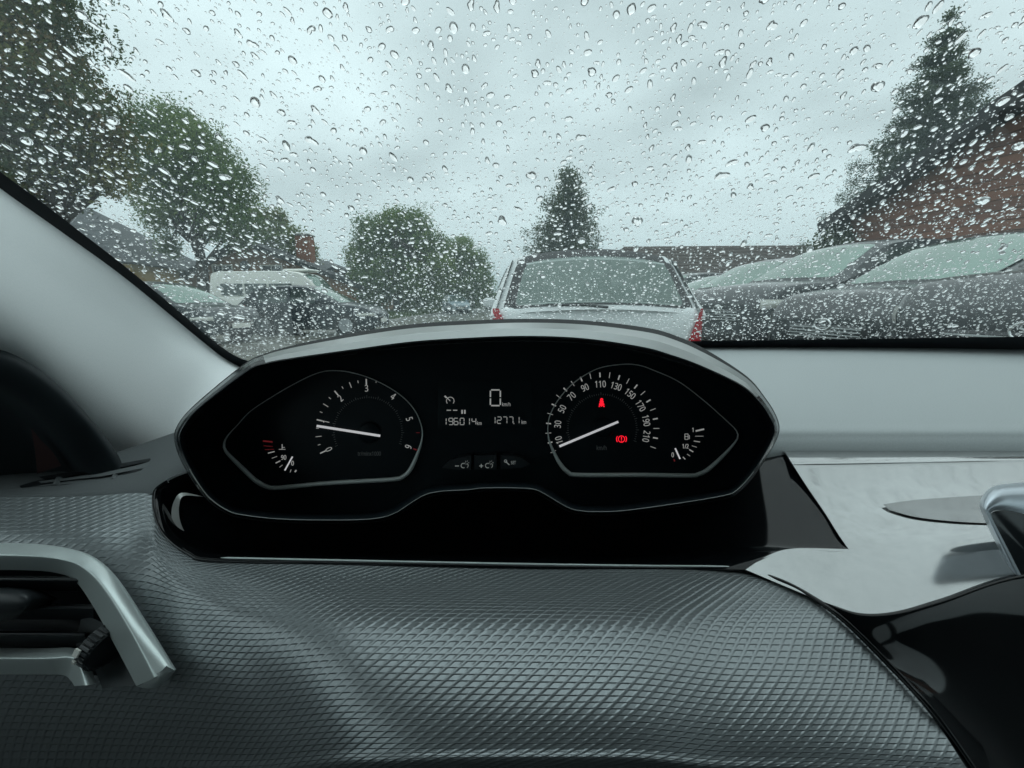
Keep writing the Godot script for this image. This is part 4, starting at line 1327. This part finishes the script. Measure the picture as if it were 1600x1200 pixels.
func build_conifer(called: String, label: String, where: Vector3, high: float, wide: float, tiers: int, m: Array, clump: float, seed_: int, power := 0.9, droop := 0.28, base := 0.06, fluff := 0.55, dense := 5.0, boughs := false) -> void:
	var r := RandomNumberGenerator.new()
	r.seed = seed_
	var t := thing(called, label, "tree", where)
	var g := Geo.new()
	g.tube(PackedVector3Array([where, where + Vector3(0.05, high * 0.5, 0), where + Vector3(0, high, 0)]), [high * 0.022, high * 0.013, 0.015], 8)
	var places := [[], []]
	for k in tiers:
		var f := float(k) / (tiers - 1)
		var y := high * lerpf(base, 0.985, f)
		var reach := wide * pow(1.0 - f, power) * r.randf_range(0.8, 1.12) + wide * 0.03
		var arms := 8 if f < 0.7 else 6
		for a in arms:
			var th := TAU * a / arms + r.randf_range(-0.3, 0.3) + k * 0.7
			var len_ := reach * r.randf_range(0.58, 1.25)
			var out := Vector3(cos(th), 0, sin(th))
			var p0 := Vector3(0, y, 0)
			var p1 := p0 + out * len_ * 0.55 - Vector3(0, len_ * droop * 0.75, 0)
			var p2 := p0 + out * len_ + Vector3(0, -len_ * droop + len_ * 0.10, 0)
			g.tube(PackedVector3Array([where + p0, where + p1, where + p2]), [0.03, 0.02, 0.006], 5)
			var n := maxi(4, int(len_ / clump * dense))
			for i in n:
				var q := (i + r.randf()) / n
				q = lerpf(0.08, 1.0, q)
				var c := p0.lerp(p1, q).lerp(p1.lerp(p2, q), q)
				if boughs: c += out.cross(Vector3.UP) * r.randfn() * len_ * 0.15 * (1.12 - q) + Vector3(0, r.randfn() * 0.035 * len_ - absf(r.randfn()) * 0.06 * len_, 0)
				else: c += Vector3(r.randfn(), r.randfn() * fluff - 0.25, r.randfn()) * clump * 0.55 * (1.3 - 0.7 * q)
				places[0 if r.randf() < 0.6 else 1].append(Transform3D(Basis.from_euler(Vector3(r.randf() * 6, r.randf() * 6, r.randf() * 6)).scaled(Vector3.ONE * clump * r.randf_range(0.55, 1.1) * (1.25 - 0.5 * q)), c))
	put("trunk", g, mats.bark, t)
	var shape := leaf_geo(r, 20, 0.40, 0.15)
	for i in 2:
		var mm := MultiMesh.new()
		mm.transform_format = MultiMesh.TRANSFORM_3D
		mm.mesh = shape
		mm.instance_count = places[i].size()
		for k in places[i].size(): mm.set_instance_transform(k, places[i][k])
		var o := MultiMeshInstance3D.new()
		o.name = "crown"
		o.multimesh = mm
		o.material_override = m[i]
		t.add_child(o, true)
		o.set_meta("kind", "stuff")

# a house with its gable wall facing the yard: local x along the gable, z back
func build_gable_house(t: Node3D, width: float, eave: float, ridge: float, deep: float, over: float, wall: Material, roof: Material, ridge_at := 0.5) -> void:
	var g := Geo.new()
	var rx := lerpf(-width / 2, width / 2, ridge_at)
	g.slab(PackedVector3Array([Vector3(-width / 2, 0, 0), Vector3(width / 2, 0, 0), Vector3(width / 2, eave, 0), Vector3(rx, ridge, 0), Vector3(-width / 2, eave, 0)]), Vector3(0, 0, -deep))
	put("wall", g, wall, t)
	for sg in [-1.0, 1.0]:
		g = Geo.new()
		var foot := Vector3(sg * width / 2, eave, over)
		var top := Vector3(rx, ridge + 0.03, over)
		var d := (foot - top).normalized()
		foot += d * over
		var n := Vector3(-d.y, d.x, 0) * (-1.0 if sg > 0 else 1.0)
		if n.y < 0: n = -n
		g.slab(PackedVector3Array([top + n * 0.04, foot + n * 0.04, foot + n * 0.20, top + n * 0.20]), Vector3(0, 0, -deep - over * 2))
		var rf := put("roof", g, roof, t)
		# courses of tiles
		var long := (foot - top).length()
		var courses := int(long / 0.36)
		for k in courses:
			g = Geo.new()
			var c := top + d * (0.36 * k + 0.2) + n * (0.215 + 0.004 * (k % 2)) + Vector3(0, 0, -(deep + over * 2) / 2)
			g.box(c, Vector3(0.40, 0.025, deep + over * 2 + 0.04), Basis(d, n, d.cross(n)) * Basis(Vector3(0, 0, 1), 0.05 * (1.0 if sg < 0 else -1.0)))
			put("tile_course", g, roof, rf)
		g = Geo.new()
		g.slab(PackedVector3Array([top + n * 0.22, foot + n * 0.22, foot - n * 0.06, top - n * 0.06]), Vector3(0, 0, 0.05))
		put("barge_board", g, mats.dark_wood, t)

func window_at(t: Node3D, c: Vector3, w: float, h: float, frame: Material) -> void:
	var g := Geo.new()
	for q in [[0, h / 2, w, 0.09], [0, -h / 2, w, 0.09], [-w / 2, 0, 0.09, h], [w / 2, 0, 0.09, h], [0, 0, 0.06, h]]: g.box(c + Vector3(q[0], q[1], 0.02 + 0.002 * absf(q[0])), Vector3(q[2], q[3], 0.08))
	var f := put("window", g, frame, t)
	g = Geo.new()
	g.box(c + Vector3(0, 0, 0.005), Vector3(w, h, 0.03))
	put("pane", g, mats.house_glass, f)

func build_houses() -> void:
	var t := thing("brick_house", "brown brick house with dark gable roof behind the white minibus", "house")
	build_gable_house(t, 12.0, 2.0, 4.75, 14.0, 0.6, mats.brick, mats.roof_dark, 0.40)
	window_at(t, Vector3(-2.8, 3.0, 0.02), 1.25, 0.75, mats.white_paint)
	window_at(t, Vector3(0.4, 3.0, 0.02), 1.35, 0.75, mats.white_paint)
	var g := Geo.new()
	g.tube(PackedVector3Array([Vector3(-1.35, 3.35, 0.0), Vector3(-1.35, 3.35, 0.06)]), [0.34, 0.3], 24)
	put("round_window", g, mats.house_glass, t)
	g = Geo.new()
	g.chamfer(Vector3(1.5, 4.6, -3.0), Vector3(1.0, 2.2, 1.0), 0.05)
	var ch := put("chimney", g, mats.chimney_brick, t)
	g = Geo.new()
	g.chamfer(Vector3(1.5, 5.77, -3.0), Vector3(1.15, 0.12, 1.15), 0.03)
	put("cap", g, mats.concrete, ch)
	place(t, ground(424, 494, 0.0) * Vector3(1, 0, 1), 0.06)
	t = thing("yellow_house", "yellow walled house with steep grey roof at the far left beside the pillar", "house")
	# hipped: the long eave faces the yard
	g = Geo.new()
	g.box(Vector3(-6.0, 1.55, -5.0), Vector3(12.0, 3.1, 10.0))
	put("wall", g, mats.yellow_wall, t)
	g = Geo.new()
	var e := [Vector3(-12.5, 3.0, 0.5), Vector3(0.55, 3.0, 0.5), Vector3(0.55, 3.0, -10.5), Vector3(-12.5, 3.0, -10.5)]
	var ra := Vector3(-8.0, 6.6, -5.0)
	var rb := Vector3(-4.2, 6.6, -5.0)
	g.quad(e[0], e[1], rb, ra); g.tri(e[1], e[2], rb); g.quad(e[2], e[3], ra, rb); g.tri(e[3], e[0], ra); g.quad(e[3], e[2], e[1], e[0])
	var hip := put("roof", g, mats.roof_grey, t)
	for k in 13:
		g = Geo.new()
		var f := (k + 0.5) / 13.0
		var l: Vector3 = e[0].lerp(ra, f)
		var rr: Vector3 = e[1].lerp(rb, f)
		g.box((l + rr) / 2 + Vector3(0, 0.03, 0.02), Vector3(rr.x - l.x, 0.03, 0.52), Basis(Vector3(1, 0, 0), 0.56))
		put("tile_course", g, mats.roof_grey, hip)
	window_at(t, Vector3(-2.6, 1.7, 0.02), 1.1, 1.3, mats.white_paint)
	place(t, Vector3(-20.6, 0, -23.0), 0.25)
	t = thing("grey_roofed_shed", "low shed with pale grey roof between the yellow house and the brick house", "shed")
	build_gable_house(t, 4.0, 1.6, 2.3, 5.0, 0.3, mats.concrete, mats.roof_pale, 0.5)
	place(t, ground(262, 492, 0.0) * Vector3(1, 0, 1), -0.2)
	t = thing("grey_roofed_house", "distant house with a blue grey roof right of the brick house", "house")
	build_gable_house(t, 6.0, 1.9, 3.3, 7.0, 0.4, mats.brick, mats.roof_pale, 0.5)
	place(t, ground(530, 492, 0.0) * Vector3(1, 0, 1), 0.4)
	# right: tall house with boarded gable
	t = thing("boarded_house", "tall house with reddish brown boarded gable and dark eaves on the right", "house")
	build_gable_house(t, 12.0, 3.3, 5.9, 9.0, 0.55, mats.brown_board, mats.roof_dark, 0.5)
	for k in 27:
		var y := 0.1 + 0.215 * k
		var half := 6.0 if y < 3.1 else 6.0 * (5.75 - y) / 2.6
		if half < 0.4: continue
		g = Geo.new()
		g.box(Vector3(0, y + 0.1, 0.03), Vector3(half * 2 - 0.1, 0.20, 0.035), Basis(Vector3(1, 0, 0), -0.06))
		put("board", g, [mats.brown_board, mats.brown_board_b, mats.brown_board_c][(k * 7) % 3], t)
	window_at(t, Vector3(-1.0, 1.9, 0.06), 1.3, 1.2, mats.dark_wood)
	window_at(t, Vector3(0.5, 4.2, 0.06), 1.3, 1.2, mats.dark_wood)
	place(t, Vector3(10.55, 0, -6.4), deg_to_rad(-82))
	# low barn along the back
	t = thing("low_barn", "long low barn with dark brown tiled roof behind the parked cars", "barn")
	var rows := 9
	for k in rows:
		g = Geo.new()
		var f := (k + 0.5) / rows
		g.box(Vector3(0, lerpf(2.1, 3.7, f), lerpf(0.9, -1.6, f)), Vector3(17.0, 0.05, 0.36), Basis(Vector3(1, 0, 0), atan2(1.6, 2.5) - 0.05))
		put("tile_course", g, mats.roof_brown, t)
	g = Geo.new()
	g.slab(PackedVector3Array([Vector3(-8.5, 2.02, 0.9), Vector3(8.5, 2.02, 0.9), Vector3(8.5, 3.66, -1.66), Vector3(-8.5, 3.66, -1.66)]), Vector3(0, -0.06, -0.03))
	put("roof", g, mats.roof_brown, t)
	g = Geo.new()
	g.box(Vector3(0, 1.05, -1.4), Vector3(16.6, 2.1, 4.0))
	put("wall", g, mats.brick, t)
	g = Geo.new()
	g.box(Vector3(0, 3.2, -3.2), Vector3(16.9, 1.0, 3.0))
	put("back_roof", g, mats.roof_brown, t)
	place(t, Vector3(14.0, 0, -19.5), -0.06)

func build_ground() -> void:
	var g := Geo.new()
	g.quad(Vector3(-600, 0, -900), Vector3(600, 0, -900), Vector3(600, 0, 60), Vector3(-600, 0, 60))
	structure("ground", g, mats.asphalt)
	# verge on the left of the lane, behind a kerb
	var near := ground(560, 512)
	var far_ := ground(684, 491)
	g = Geo.new()
	var dir := (far_ - near).normalized()
	var a := near - dir * 1.0
	var b := far_ + dir * 30.0
	var side := Vector3(dir.z, 0, -dir.x)
	g.box((a + b) / 2 + Vector3(0, 0.06, 0), Vector3(0.16, 0.12, (b - a).length()), Basis(side, Vector3.UP, -dir))
	var kerb := structure("kerb", g, mats.concrete)
	kerb.set_meta("label", "pale kerb along the left side of the lane")
	g = Geo.new()
	g.quad(a + side * 0.1 + Vector3(0, 0.10, 0), b + side * 0.1 + Vector3(0, 0.10, 0), b + side * 26 + Vector3(0, 0.10, 0), a + side * 12 + Vector3(0, 0.10, 0))
	structure("verge", g, mats.earth)
	var r := RandomNumberGenerator.new()
	r.seed = 5
	var tuft := Geo.new()
	for i in 14:
		var c := Vector3(r.randfn() * 0.1, 0, r.randfn() * 0.1)
		tuft.tri(c - Vector3(0.012, 0, 0), c + Vector3(0.012, 0, 0.004), c + Vector3(r.randfn() * 0.07, r.randf_range(0.12, 0.3), r.randfn() * 0.07))
	var mm := MultiMesh.new()
	mm.transform_format = MultiMesh.TRANSFORM_3D
	mm.mesh = tuft.mesh(Vector3.ZERO)
	mm.instance_count = 5000
	for i in 5000:
		var p := a.lerp(b, r.randf()) + side * (0.2 + r.randf() * 10.0) + Vector3(0, 0.1, 0)
		mm.set_instance_transform(i, Transform3D(Basis(Vector3.UP, r.randf() * 6).scaled(Vector3.ONE * r.randf_range(0.6, 1.4)), p))
	var o := MultiMeshInstance3D.new()
	o.name = "grass"
	o.multimesh = mm
	o.material_override = mats.grass
	add_child(o, true)
	tag(o, "rough grass on the verge left of the lane", "grass", "", "stuff")

func build_trees() -> void:
	var green := [mats.leaf_a, mats.leaf_b, mats.leaf_c]
	# the large autumn tree at the upper left
	var p := ground(40, 560) * Vector3(1, 0, 1)
	var d := 9.0
	p = Vector3(at(60, 300, d).x, 0, at(60, 300, d).z)
	var blobs := []
	for q in [[-60, 60, 1.5], [40, 40, 1.4], [-20, 150, 1.5], [60, 130, 1.3], [120, 190, 1.1], [70, 230, 1.2], [-30, 260, 1.4], [130, 240, 0.9], [160, 215, 0.6], [60, 290, 0.7], [-120, 160, 2.0], [-100, -60, 2.0], [30, -70, 1.4], [170, 265, 0.55]]:
		blobs.append([at(q[0], q[1], d) - p, q[2]])
	build_tree("autumn_tree", "large dark tree with browning leaves at the upper left", p, 5.2, 0.26, blobs, [mats.leaf_brown, mats.leaf_dark, mats.leaf_olive], 0.30, 480, 11)
	d = 24.0
	p = Vector3(at(310, 400, d).x, 0, at(310, 400, d).z)
	blobs = []
	for q in [[250, 220, 1.5], [300, 240, 1.8], [350, 290, 1.5], [285, 295, 1.6], [338, 332, 1.15], [230, 290, 1.0], [250, 338, 0.85], [375, 350, 1.1], [235, 240, 0.9], [265, 385, 0.5], [350, 362, 0.6], [285, 200, 0.9]]:
		blobs.append([at(q[0], q[1], d + 0.6 * sin(q[0])) - p, q[2] * 1.38])
	build_tree("broadleaf_tree", "tall green tree rising over the brick house on the left", p, 8.0, 0.3, blobs, green, 0.46, 200, 12)
	d = 32.0
	p = Vector3(at(430, 420, d).x, 0, at(430, 420, d).z)
	blobs = []
	for q in [[415, 365, 2.0], [445, 380, 1.6], [475, 400, 1.2], [400, 395, 1.8], [430, 345, 0.9]]: blobs.append([at(q[0], q[1], d) - p, q[2]])
	build_tree("yellowing_tree", "small yellowing tree behind the chimney of the brick house", p, 6.0, 0.2, blobs, [mats.leaf_olive, mats.leaf_b], 0.5, 300, 13)
	d = 30.0
	p = Vector3(at(620, 480, d).x, 0, at(620, 480, d).z)
	blobs = []
	for q in [[600, 380, 2.3], [640, 365, 2.0], [570, 410, 1.6], [665, 390, 1.7], [610, 430, 2.4], [655, 440, 2.1], [575, 450, 1.7], [610, 350, 1.0], [690, 420, 1.0], [580, 365, 1.0]]: blobs.append([at(q[0], q[1], d + sin(q[1])) - p, q[2]])
	build_tree("double_tree", "broad bright green tree in the middle, left of the lane", p, 6.0, 0.25, blobs, green, 0.5, 240, 14, "green trees along the lane")
	d = 38.0
	p = Vector3(at(725, 480, d).x, 0, at(725, 480, d).z)
	blobs = []
	for q in [[715, 400, 1.8], [740, 415, 1.6], [700, 430, 1.8], [735, 450, 2.0], [755, 440, 1.0], [712, 460, 1.8], [725, 385, 0.9]]: blobs.append([at(q[0], q[1], d + sin(q[1])) - p, q[2]])
	build_tree("round_tree", "smaller round green tree behind the distant pale car", p, 4.5, 0.22, blobs, green, 0.5, 240, 15, "green trees along the lane")
	# shrubs under them
	d = 46.0
	for q in [[560, 470, 545, "low dark shrubs at the left foot of the broad green tree"], [640, 474, 640, "low dark shrubs behind the verge by the lane"], [775, 468, 770, "dark shrubs beside the silver estate car, left of its window"]]:
		p = Vector3(at(q[0], 480, d).x, 0, at(q[0], 480, d).z)
		blobs = []
		for k in 7: blobs.append([at(q[2] - 60 + k * 18, 470 + 6 * sin(k * 2.0), d + sin(k * 1.0)) - p, 1.0])
		build_tree("shrub", q[3], p, 1.0, 0.08, blobs, [mats.leaf_dark, mats.leaf_c], 0.5, 420, 16 + int(q[0]), "shrubs by the lane")
	d = 12.0
	p = Vector3(at(1340, 470, d).x, 0, at(1340, 470, d).z)
	blobs = []
	for q in [[1300, 395, 0.55], [1330, 385, 0.6], [1365, 380, 0.65], [1400, 385, 0.6], [1430, 380, 0.6], [1300, 430, 0.7], [1350, 420, 0.8], [1400, 420, 0.8], [1450, 400, 0.7]]: blobs.append([at(q[0], q[1], d) - p, q[2]])
	build_tree("hedge", "dark hedge before the boarded house on the right", p, 1.4, 0.08, blobs, [mats.needle_dark, mats.leaf_dark], 0.3, 900, 31)
	# conifers
	d = 30.0
	p = Vector3(at(884, 470, d).x, 0, at(884, 470, d).z)
	build_conifer("conifer", "dark conical conifer standing behind the silver estate car", p, at(884, 253, d).y * 0.90, 4.3, 30, [mats.needle_dark, mats.needle_brown], 0.62, 21, 0.78, 0.12, 0.05)
	d = 13.0
	p = Vector3(15.7, 0, -17.0)
	build_conifer("spruce", "tall spruce with drooping branches on the right, before the boarded house", p, 11.2, 3.1, 13, [mats.needle_dark, mats.needle_blue], 0.34, 22, 0.76, 0.21, 0.32, 0.16, 13.0, true)

# ---------------------------------------------------------------- materials
func weave_material() -> StandardMaterial3D:
	# moulded in rows of small staggered facets
	var n := 256
	var h := Image.create(n, n, false, Image.FORMAT_RGB8)
	for y in n:
		for x in n:
			var v := float(y) / n * 2.0                         # two rows and two columns of cells in the picture
			var u := float(x) / n * 2.0 + v * 0.5
			var a := u - floorf(u)
			var b := v - floorf(v)
			var fa := 0.26 * smoothstep(0.0, 0.28, a) * (1.0 - smoothstep(0.28, 1.0, a))
			var fb := smoothstep(0.0, 0.22, b) * (1.0 - 0.85 * clampf((b - 0.22) / 0.78, 0.0, 1.0))
			var q := 0.10 * fa + fb * (0.08 + 0.92 * smoothstep(0.02, 0.24, a) * (1.0 - smoothstep(0.66, 0.94, a)))
			h.set_pixel(x, y, Color(1.3 - q, 1.3 - q, 1.3 - q) * 0.75)
	var m := mat("weave", lin(0.25, 0.275, 0.285), 0.36, 0.6, 0.8)
	m.heightmap_enabled = true
	m.heightmap_texture = ImageTexture.create_from_image(h)
	m.heightmap_scale = 0.055
	m.uv1_scale = Vector3(1.0 / 0.0140, 1.0 / 0.0078, 1)
	return m

func build_materials() -> void:
	var m := mat("pane", Color(1, 1, 1, 0.03), 0.0, 0.0, 0.42)
	m.transparency = BaseMaterial3D.TRANSPARENCY_ALPHA
	m = mat("water", Color(1, 1, 1, 0.0), 0.0)
	m.refraction_enabled = true
	m.refraction_scale = 0.039
	rough_mat("fabric", lin(0.80, 0.84, 0.845), lin(0.86, 0.89, 0.895), 0.92, 0.09, 14.0, 0.05, 0.2)
	rough_mat("pad", lin(0.31, 0.34, 0.345), lin(0.42, 0.45, 0.455), 0.5, 0.14, 14.0, 0.05, 0.45)
	rough_mat("cap", lin(0.07, 0.08, 0.083), lin(0.10, 0.11, 0.113), 0.65, 0.14, 14.0, 0.02, 0.4)
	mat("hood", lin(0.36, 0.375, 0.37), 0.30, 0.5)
	mat("tray_reflection", lin(0.55, 0.56, 0.54), 0.35, 0.3)  # reflection in the tray, put into a pale colour
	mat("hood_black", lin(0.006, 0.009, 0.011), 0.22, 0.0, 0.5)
	mat("shroud", lin(0.006, 0.011, 0.0145), 0.55, 0.0, 0.25)
	mat("dial", lin(0.006, 0.011, 0.0145), 0.30, 0.0, 0.2)
	mat("lcd", lin(0.008, 0.014, 0.017), 0.25, 0.0, 0.25)
	mat("rubber", lin(0.012, 0.014, 0.015), 0.7, 0.0, 0.3)
	mat("black", lin(0.006, 0.008, 0.010), 0.6, 0.0, 0.3)
	mat("frit", lin(0.004, 0.006, 0.009), 0.5, 0.0, 0.3)
	mat("button", lin(0.012, 0.016, 0.019), 0.4, 0.0, 0.4)
	mat("mount", lin(0.06, 0.068, 0.072), 0.5)
	mat("slat", lin(0.018, 0.022, 0.025), 0.4, 0.0, 0.5)
	mat("satin", lin(0.66, 0.73, 0.72), 0.34, 0.45)
	mat("dial_rim", lin(0.62, 0.66, 0.64), 0.4, 0.2)
	mat("silver", lin(0.55, 0.60, 0.65), 0.28, 0.6)
	mat("chrome", lin(0.7, 0.72, 0.72), 0.15, 1.0)
	m = mat("piano", lin(0.003, 0.004, 0.005), 0.08, 0.0, 0.36)
	m = mat("panel", Color.WHITE, 0.09, 0.9)  # pale metal stands in for sky mirrored in gloss black
	m.albedo_texture = noise_picture(61, 0.05, lin(0.34, 0.35, 0.35), lin(0.37, 0.38, 0.38), 256, 5)
	m.clearcoat_enabled = true
	m.clearcoat = 1.0
	m.clearcoat_roughness = 0.08
	m.roughness_texture = noise_picture(62, 0.03, Color(0.8, 0.8, 0.8), Color(1, 1, 1))
	m.uv1_triplanar = true
	m.uv1_world_triplanar = true
	m.uv1_scale = Vector3.ONE * 7.0
	var panel := m
	m = panel.duplicate()
	m.resource_name = "console"
	m.roughness = 0.16
	mats["console"] = m
	m = panel.duplicate()
	m.resource_name = "panel_dark"  # darker copy of the panel for the reflections in the recess
	m.albedo_color = lin(0.48, 0.48, 0.48)
	mats["panel_dark"] = m
	mat("glass_face", lin(0.010, 0.014, 0.018), 0.12, 0.0, 0.5)
	mat("door", lin(0.010, 0.015, 0.018), 0.6, 0.0, 0.3)
	mat("door_grey", lin(0.26, 0.27, 0.275), 0.85)
	mat("red_cloth", lin(0.022, 0.001, 0.0015), 0.8)
	mat("lining", lin(0.5, 0.52, 0.52), 0.95)
	mat("seat", lin(0.10, 0.105, 0.11), 0.9)
	mat("seat_far", lin(0.02, 0.022, 0.022), 0.9)
	weave_material()
	for q in [["lit", 0.62, 0.62, 0.60, 0.26], ["needle", 0.72, 0.72, 0.74, 0.42], ["faint", 0.15, 0.16, 0.16, 0.035], ["print", 0.6, 0.62, 0.6, 0.10], ["mark", 0.75, 0.75, 0.7, 0.0]]:
		m = mat(q[0], lin(q[1], q[2], q[3]), 0.7)
		if q[4] > 0.0:
			m.emission_enabled = true
			m.emission = lin(q[1], q[2], q[3])
			m.emission_energy_multiplier = q[4]
	m = mat("warning", lin(0.3, 0.0, 0.01), 0.6)
	m.emission_enabled = true
	m.emission = lin(1.0, 0.012, 0.03)
	m.emission_energy_multiplier = 0.95
	m = mat("dim_red", lin(0.2, 0.02, 0.02), 0.6)
	m.emission_enabled = true
	m.emission = lin(0.5, 0.04, 0.05)
	m.emission_energy_multiplier = 0.12
	# outside
	m = rough_mat("asphalt", lin(0.12, 0.12, 0.105), lin(0.19, 0.185, 0.16), 0.38, 0.02, 0.35, 0.0, 0.5)
	m.roughness_texture = noise_picture(41, 0.012, Color(0.45, 0.45, 0.45), Color(1, 1, 1))
	rough_mat("earth", lin(0.05, 0.05, 0.03), lin(0.14, 0.12, 0.08), 0.9, 0.03, 0.5)
	mat("concrete", lin(0.33, 0.33, 0.31), 0.8)
	for q in [["silver_paint", 0.66, 0.69, 0.69, 0.30], ["white_paint", 0.85, 0.85, 0.80, 0.35], ["black_paint", 0.008, 0.011, 0.014, 0.15], ["graphite_paint", 0.022, 0.027, 0.031, 0.18], ["dark_grey_paint", 0.015, 0.019, 0.022, 0.18], ["blue_paint", 0.012, 0.020, 0.027, 0.18], ["slate_paint", 0.022, 0.030, 0.034, 0.2], ["pale_paint", 0.30, 0.38, 0.42, 0.25]]:
		m = mat(q[0], lin(q[1], q[2], q[3]), q[4] + 0.1, 0.0, 0.35)
		m.clearcoat_enabled = true
		m.clearcoat = 0.3
		m.clearcoat_roughness = 0.06
	mat("auto_trim", lin(0.010, 0.012, 0.014), 0.4)
	mat("auto_glass", lin(0.20, 0.29, 0.25), 0.06, 0.75, 0.5)
	m = mat("auto_glass_rear", lin(0.26, 0.36, 0.32, 0.45), 0.08, 0.0, 0.5)
	m.transparency = BaseMaterial3D.TRANSPARENCY_ALPHA
	mat("auto_glass_side", lin(0.05, 0.07, 0.065), 0.06, 0.3, 0.6)
	mat("house_glass", lin(0.03, 0.04, 0.045), 0.05, 0.2, 0.6)
	mat("tyre", lin(0.012, 0.012, 0.013), 0.85)
	mat("alloy", lin(0.35, 0.36, 0.37), 0.35, 0.8)
	mat("plate", lin(0.75, 0.75, 0.70), 0.5)
	m = mat("tail_red", lin(0.42, 0.012, 0.022), 0.2)
	mat("lamp_clear", lin(0.6, 0.6, 0.55), 0.15, 0.3)
	rough_mat("brick", lin(0.25, 0.125, 0.06), lin(0.40, 0.22, 0.11), 0.9, 0.12, 1.2)
	rough_mat("chimney_brick", lin(0.24, 0.09, 0.05), lin(0.33, 0.14, 0.08), 0.9, 0.12, 1.2)
	rough_mat("yellow_wall", lin(0.56, 0.41, 0.18), lin(0.64, 0.48, 0.24), 0.9, 0.05, 0.6)
	rough_mat("brown_board", lin(0.17, 0.075, 0.05), lin(0.23, 0.105, 0.07), 0.85, 0.05, 0.8)
	rough_mat("brown_board_b", lin(0.14, 0.065, 0.045), lin(0.20, 0.095, 0.07), 0.85, 0.05, 0.8)
	rough_mat("brown_board_c", lin(0.20, 0.09, 0.055), lin(0.26, 0.12, 0.08), 0.85, 0.05, 0.8)
	mat("dark_wood", lin(0.018, 0.020, 0.022), 0.8)
	rough_mat("roof_dark", lin(0.03, 0.032, 0.035), lin(0.055, 0.057, 0.06), 0.7, 0.1, 0.8)
	rough_mat("roof_grey", lin(0.06, 0.065, 0.07), lin(0.10, 0.105, 0.11), 0.7, 0.1, 0.8)
	rough_mat("roof_pale", lin(0.20, 0.225, 0.235), lin(0.26, 0.285, 0.295), 0.6, 0.05, 0.5)
	rough_mat("roof_brown", lin(0.045, 0.034, 0.03), lin(0.085, 0.064, 0.055), 0.8, 0.12, 0.9)
	mat("bark", lin(0.035, 0.028, 0.022), 0.95)
	for q in [["leaf_a", 0.095, 0.15, 0.045], ["leaf_b", 0.14, 0.19, 0.055], ["leaf_c", 0.07, 0.12, 0.040], ["leaf_dark", 0.045, 0.065, 0.034], ["leaf_olive", 0.14, 0.135, 0.050], ["leaf_brown", 0.12, 0.082, 0.042], ["needle_dark", 0.018, 0.030, 0.024], ["needle_blue", 0.030, 0.048, 0.042], ["needle_brown", 0.040, 0.040, 0.026], ["grass", 0.06, 0.09, 0.03]]:
		m = mat(q[0], lin(q[1], q[2], q[3]), 0.75, 0.0, 0.3)
		m.backlight_enabled = true
		m.backlight = Color(0.35, 0.4, 0.25)

func sky_picture() -> ImageTexture:
	var w := 1024
	var h := 512
	var n := FastNoiseLite.new()
	n.seed = 9
	n.frequency = 1.9
	n.fractal_octaves = 5
	var n2 := FastNoiseLite.new()
	n2.seed = 21
	n2.frequency = 0.7
	n2.fractal_octaves = 3
	var im := Image.create(w, h, false, Image.FORMAT_RGBF)
	for y in h:
		var el := PI / 2 - PI * (y + 0.5) / h
		for x in w:
			var az := TAU * (x + 0.5) / w
			var d := Vector3(cos(el) * sin(az), sin(el), cos(el) * cos(az))
			# a flat layer of cloud overhead, so that it closes up towards the horizon
			var q := d / maxf(d.y + 0.22, 0.12)
			var c := n.get_noise_2d(q.x * 0.8 + 0.3 * q.z, q.z * 0.9) * 0.6 + n2.get_noise_2d(q.x, q.z) * 0.8
			c *= smoothstep(0.02, 0.35, d.y)
			var light := 0.695 + 0.25 * c + 0.65 * smoothstep(0.74, 1.0, d.y)
			im.set_pixel(x, y, Color(light * 0.80, light * 1.0, light * 1.03) if el > -0.02 else Color(0.07, 0.075, 0.075))
	return ImageTexture.create_from_image(im)

func _ready() -> void:
	var cam := Camera3D.new()
	cam.name = "camera"
	cam.position = EYE
	cam.rotation.x = -PITCH
	cam.fov = rad_to_deg(2.0 * atan(600.0 / FOCAL))
	cam.near = 0.02
	cam.far = 3000.0
	add_child(cam)
	var env := Environment.new()
	env.background_mode = Environment.BG_SKY
	env.sky = Sky.new()
	var sm := PanoramaSkyMaterial.new()
	sm.panorama = sky_picture()
	env.sky.sky_material = sm
	env.tonemap_mode = Environment.TONE_MAPPER_LINEAR
	env.tonemap_exposure = 1.28
	env.fog_enabled = true
	env.fog_density = 0.004
	env.fog_light_color = Color(0.86, 0.93, 0.94)
	env.sdfgi_enabled = true
	env.ssao_enabled = true
	env.ssil_enabled = true
	var we := WorldEnvironment.new()
	we.name = "world"
	we.environment = env
	add_child(we)
	var sun := DirectionalLight3D.new()
	sun.name = "sun"
	sun.light_energy = 0.15
	sun.light_angular_distance = 150.0
	sun.light_color = Color(1.0, 0.98, 0.95)
	sun.rotation = Vector3(deg_to_rad(-72), deg_to_rad(200), 0)
	sun.shadow_enabled = true
	add_child(sun)
	rng.seed = 4
	build_materials()
	build_ground()
	build_houses()
	build_trees()
	build_cars()
	build_van()
	build_cabin()
	var t := thing("windscreen", "rain covered windscreen with black printed border along its edge", "windscreen", screen(0.3, 0.0))
	var g := Geo.new()
	g.grid(strip(-0.66, 1.3, -0.05, 0.72, 0.0))
	put("pane", g, mats.pane, t)
	build_screen_parts(t)
	build_pillar()
	build_dashboard()
	build_vent()
	build_touchscreen()
	build_cluster()
	build_rain(mats.water)
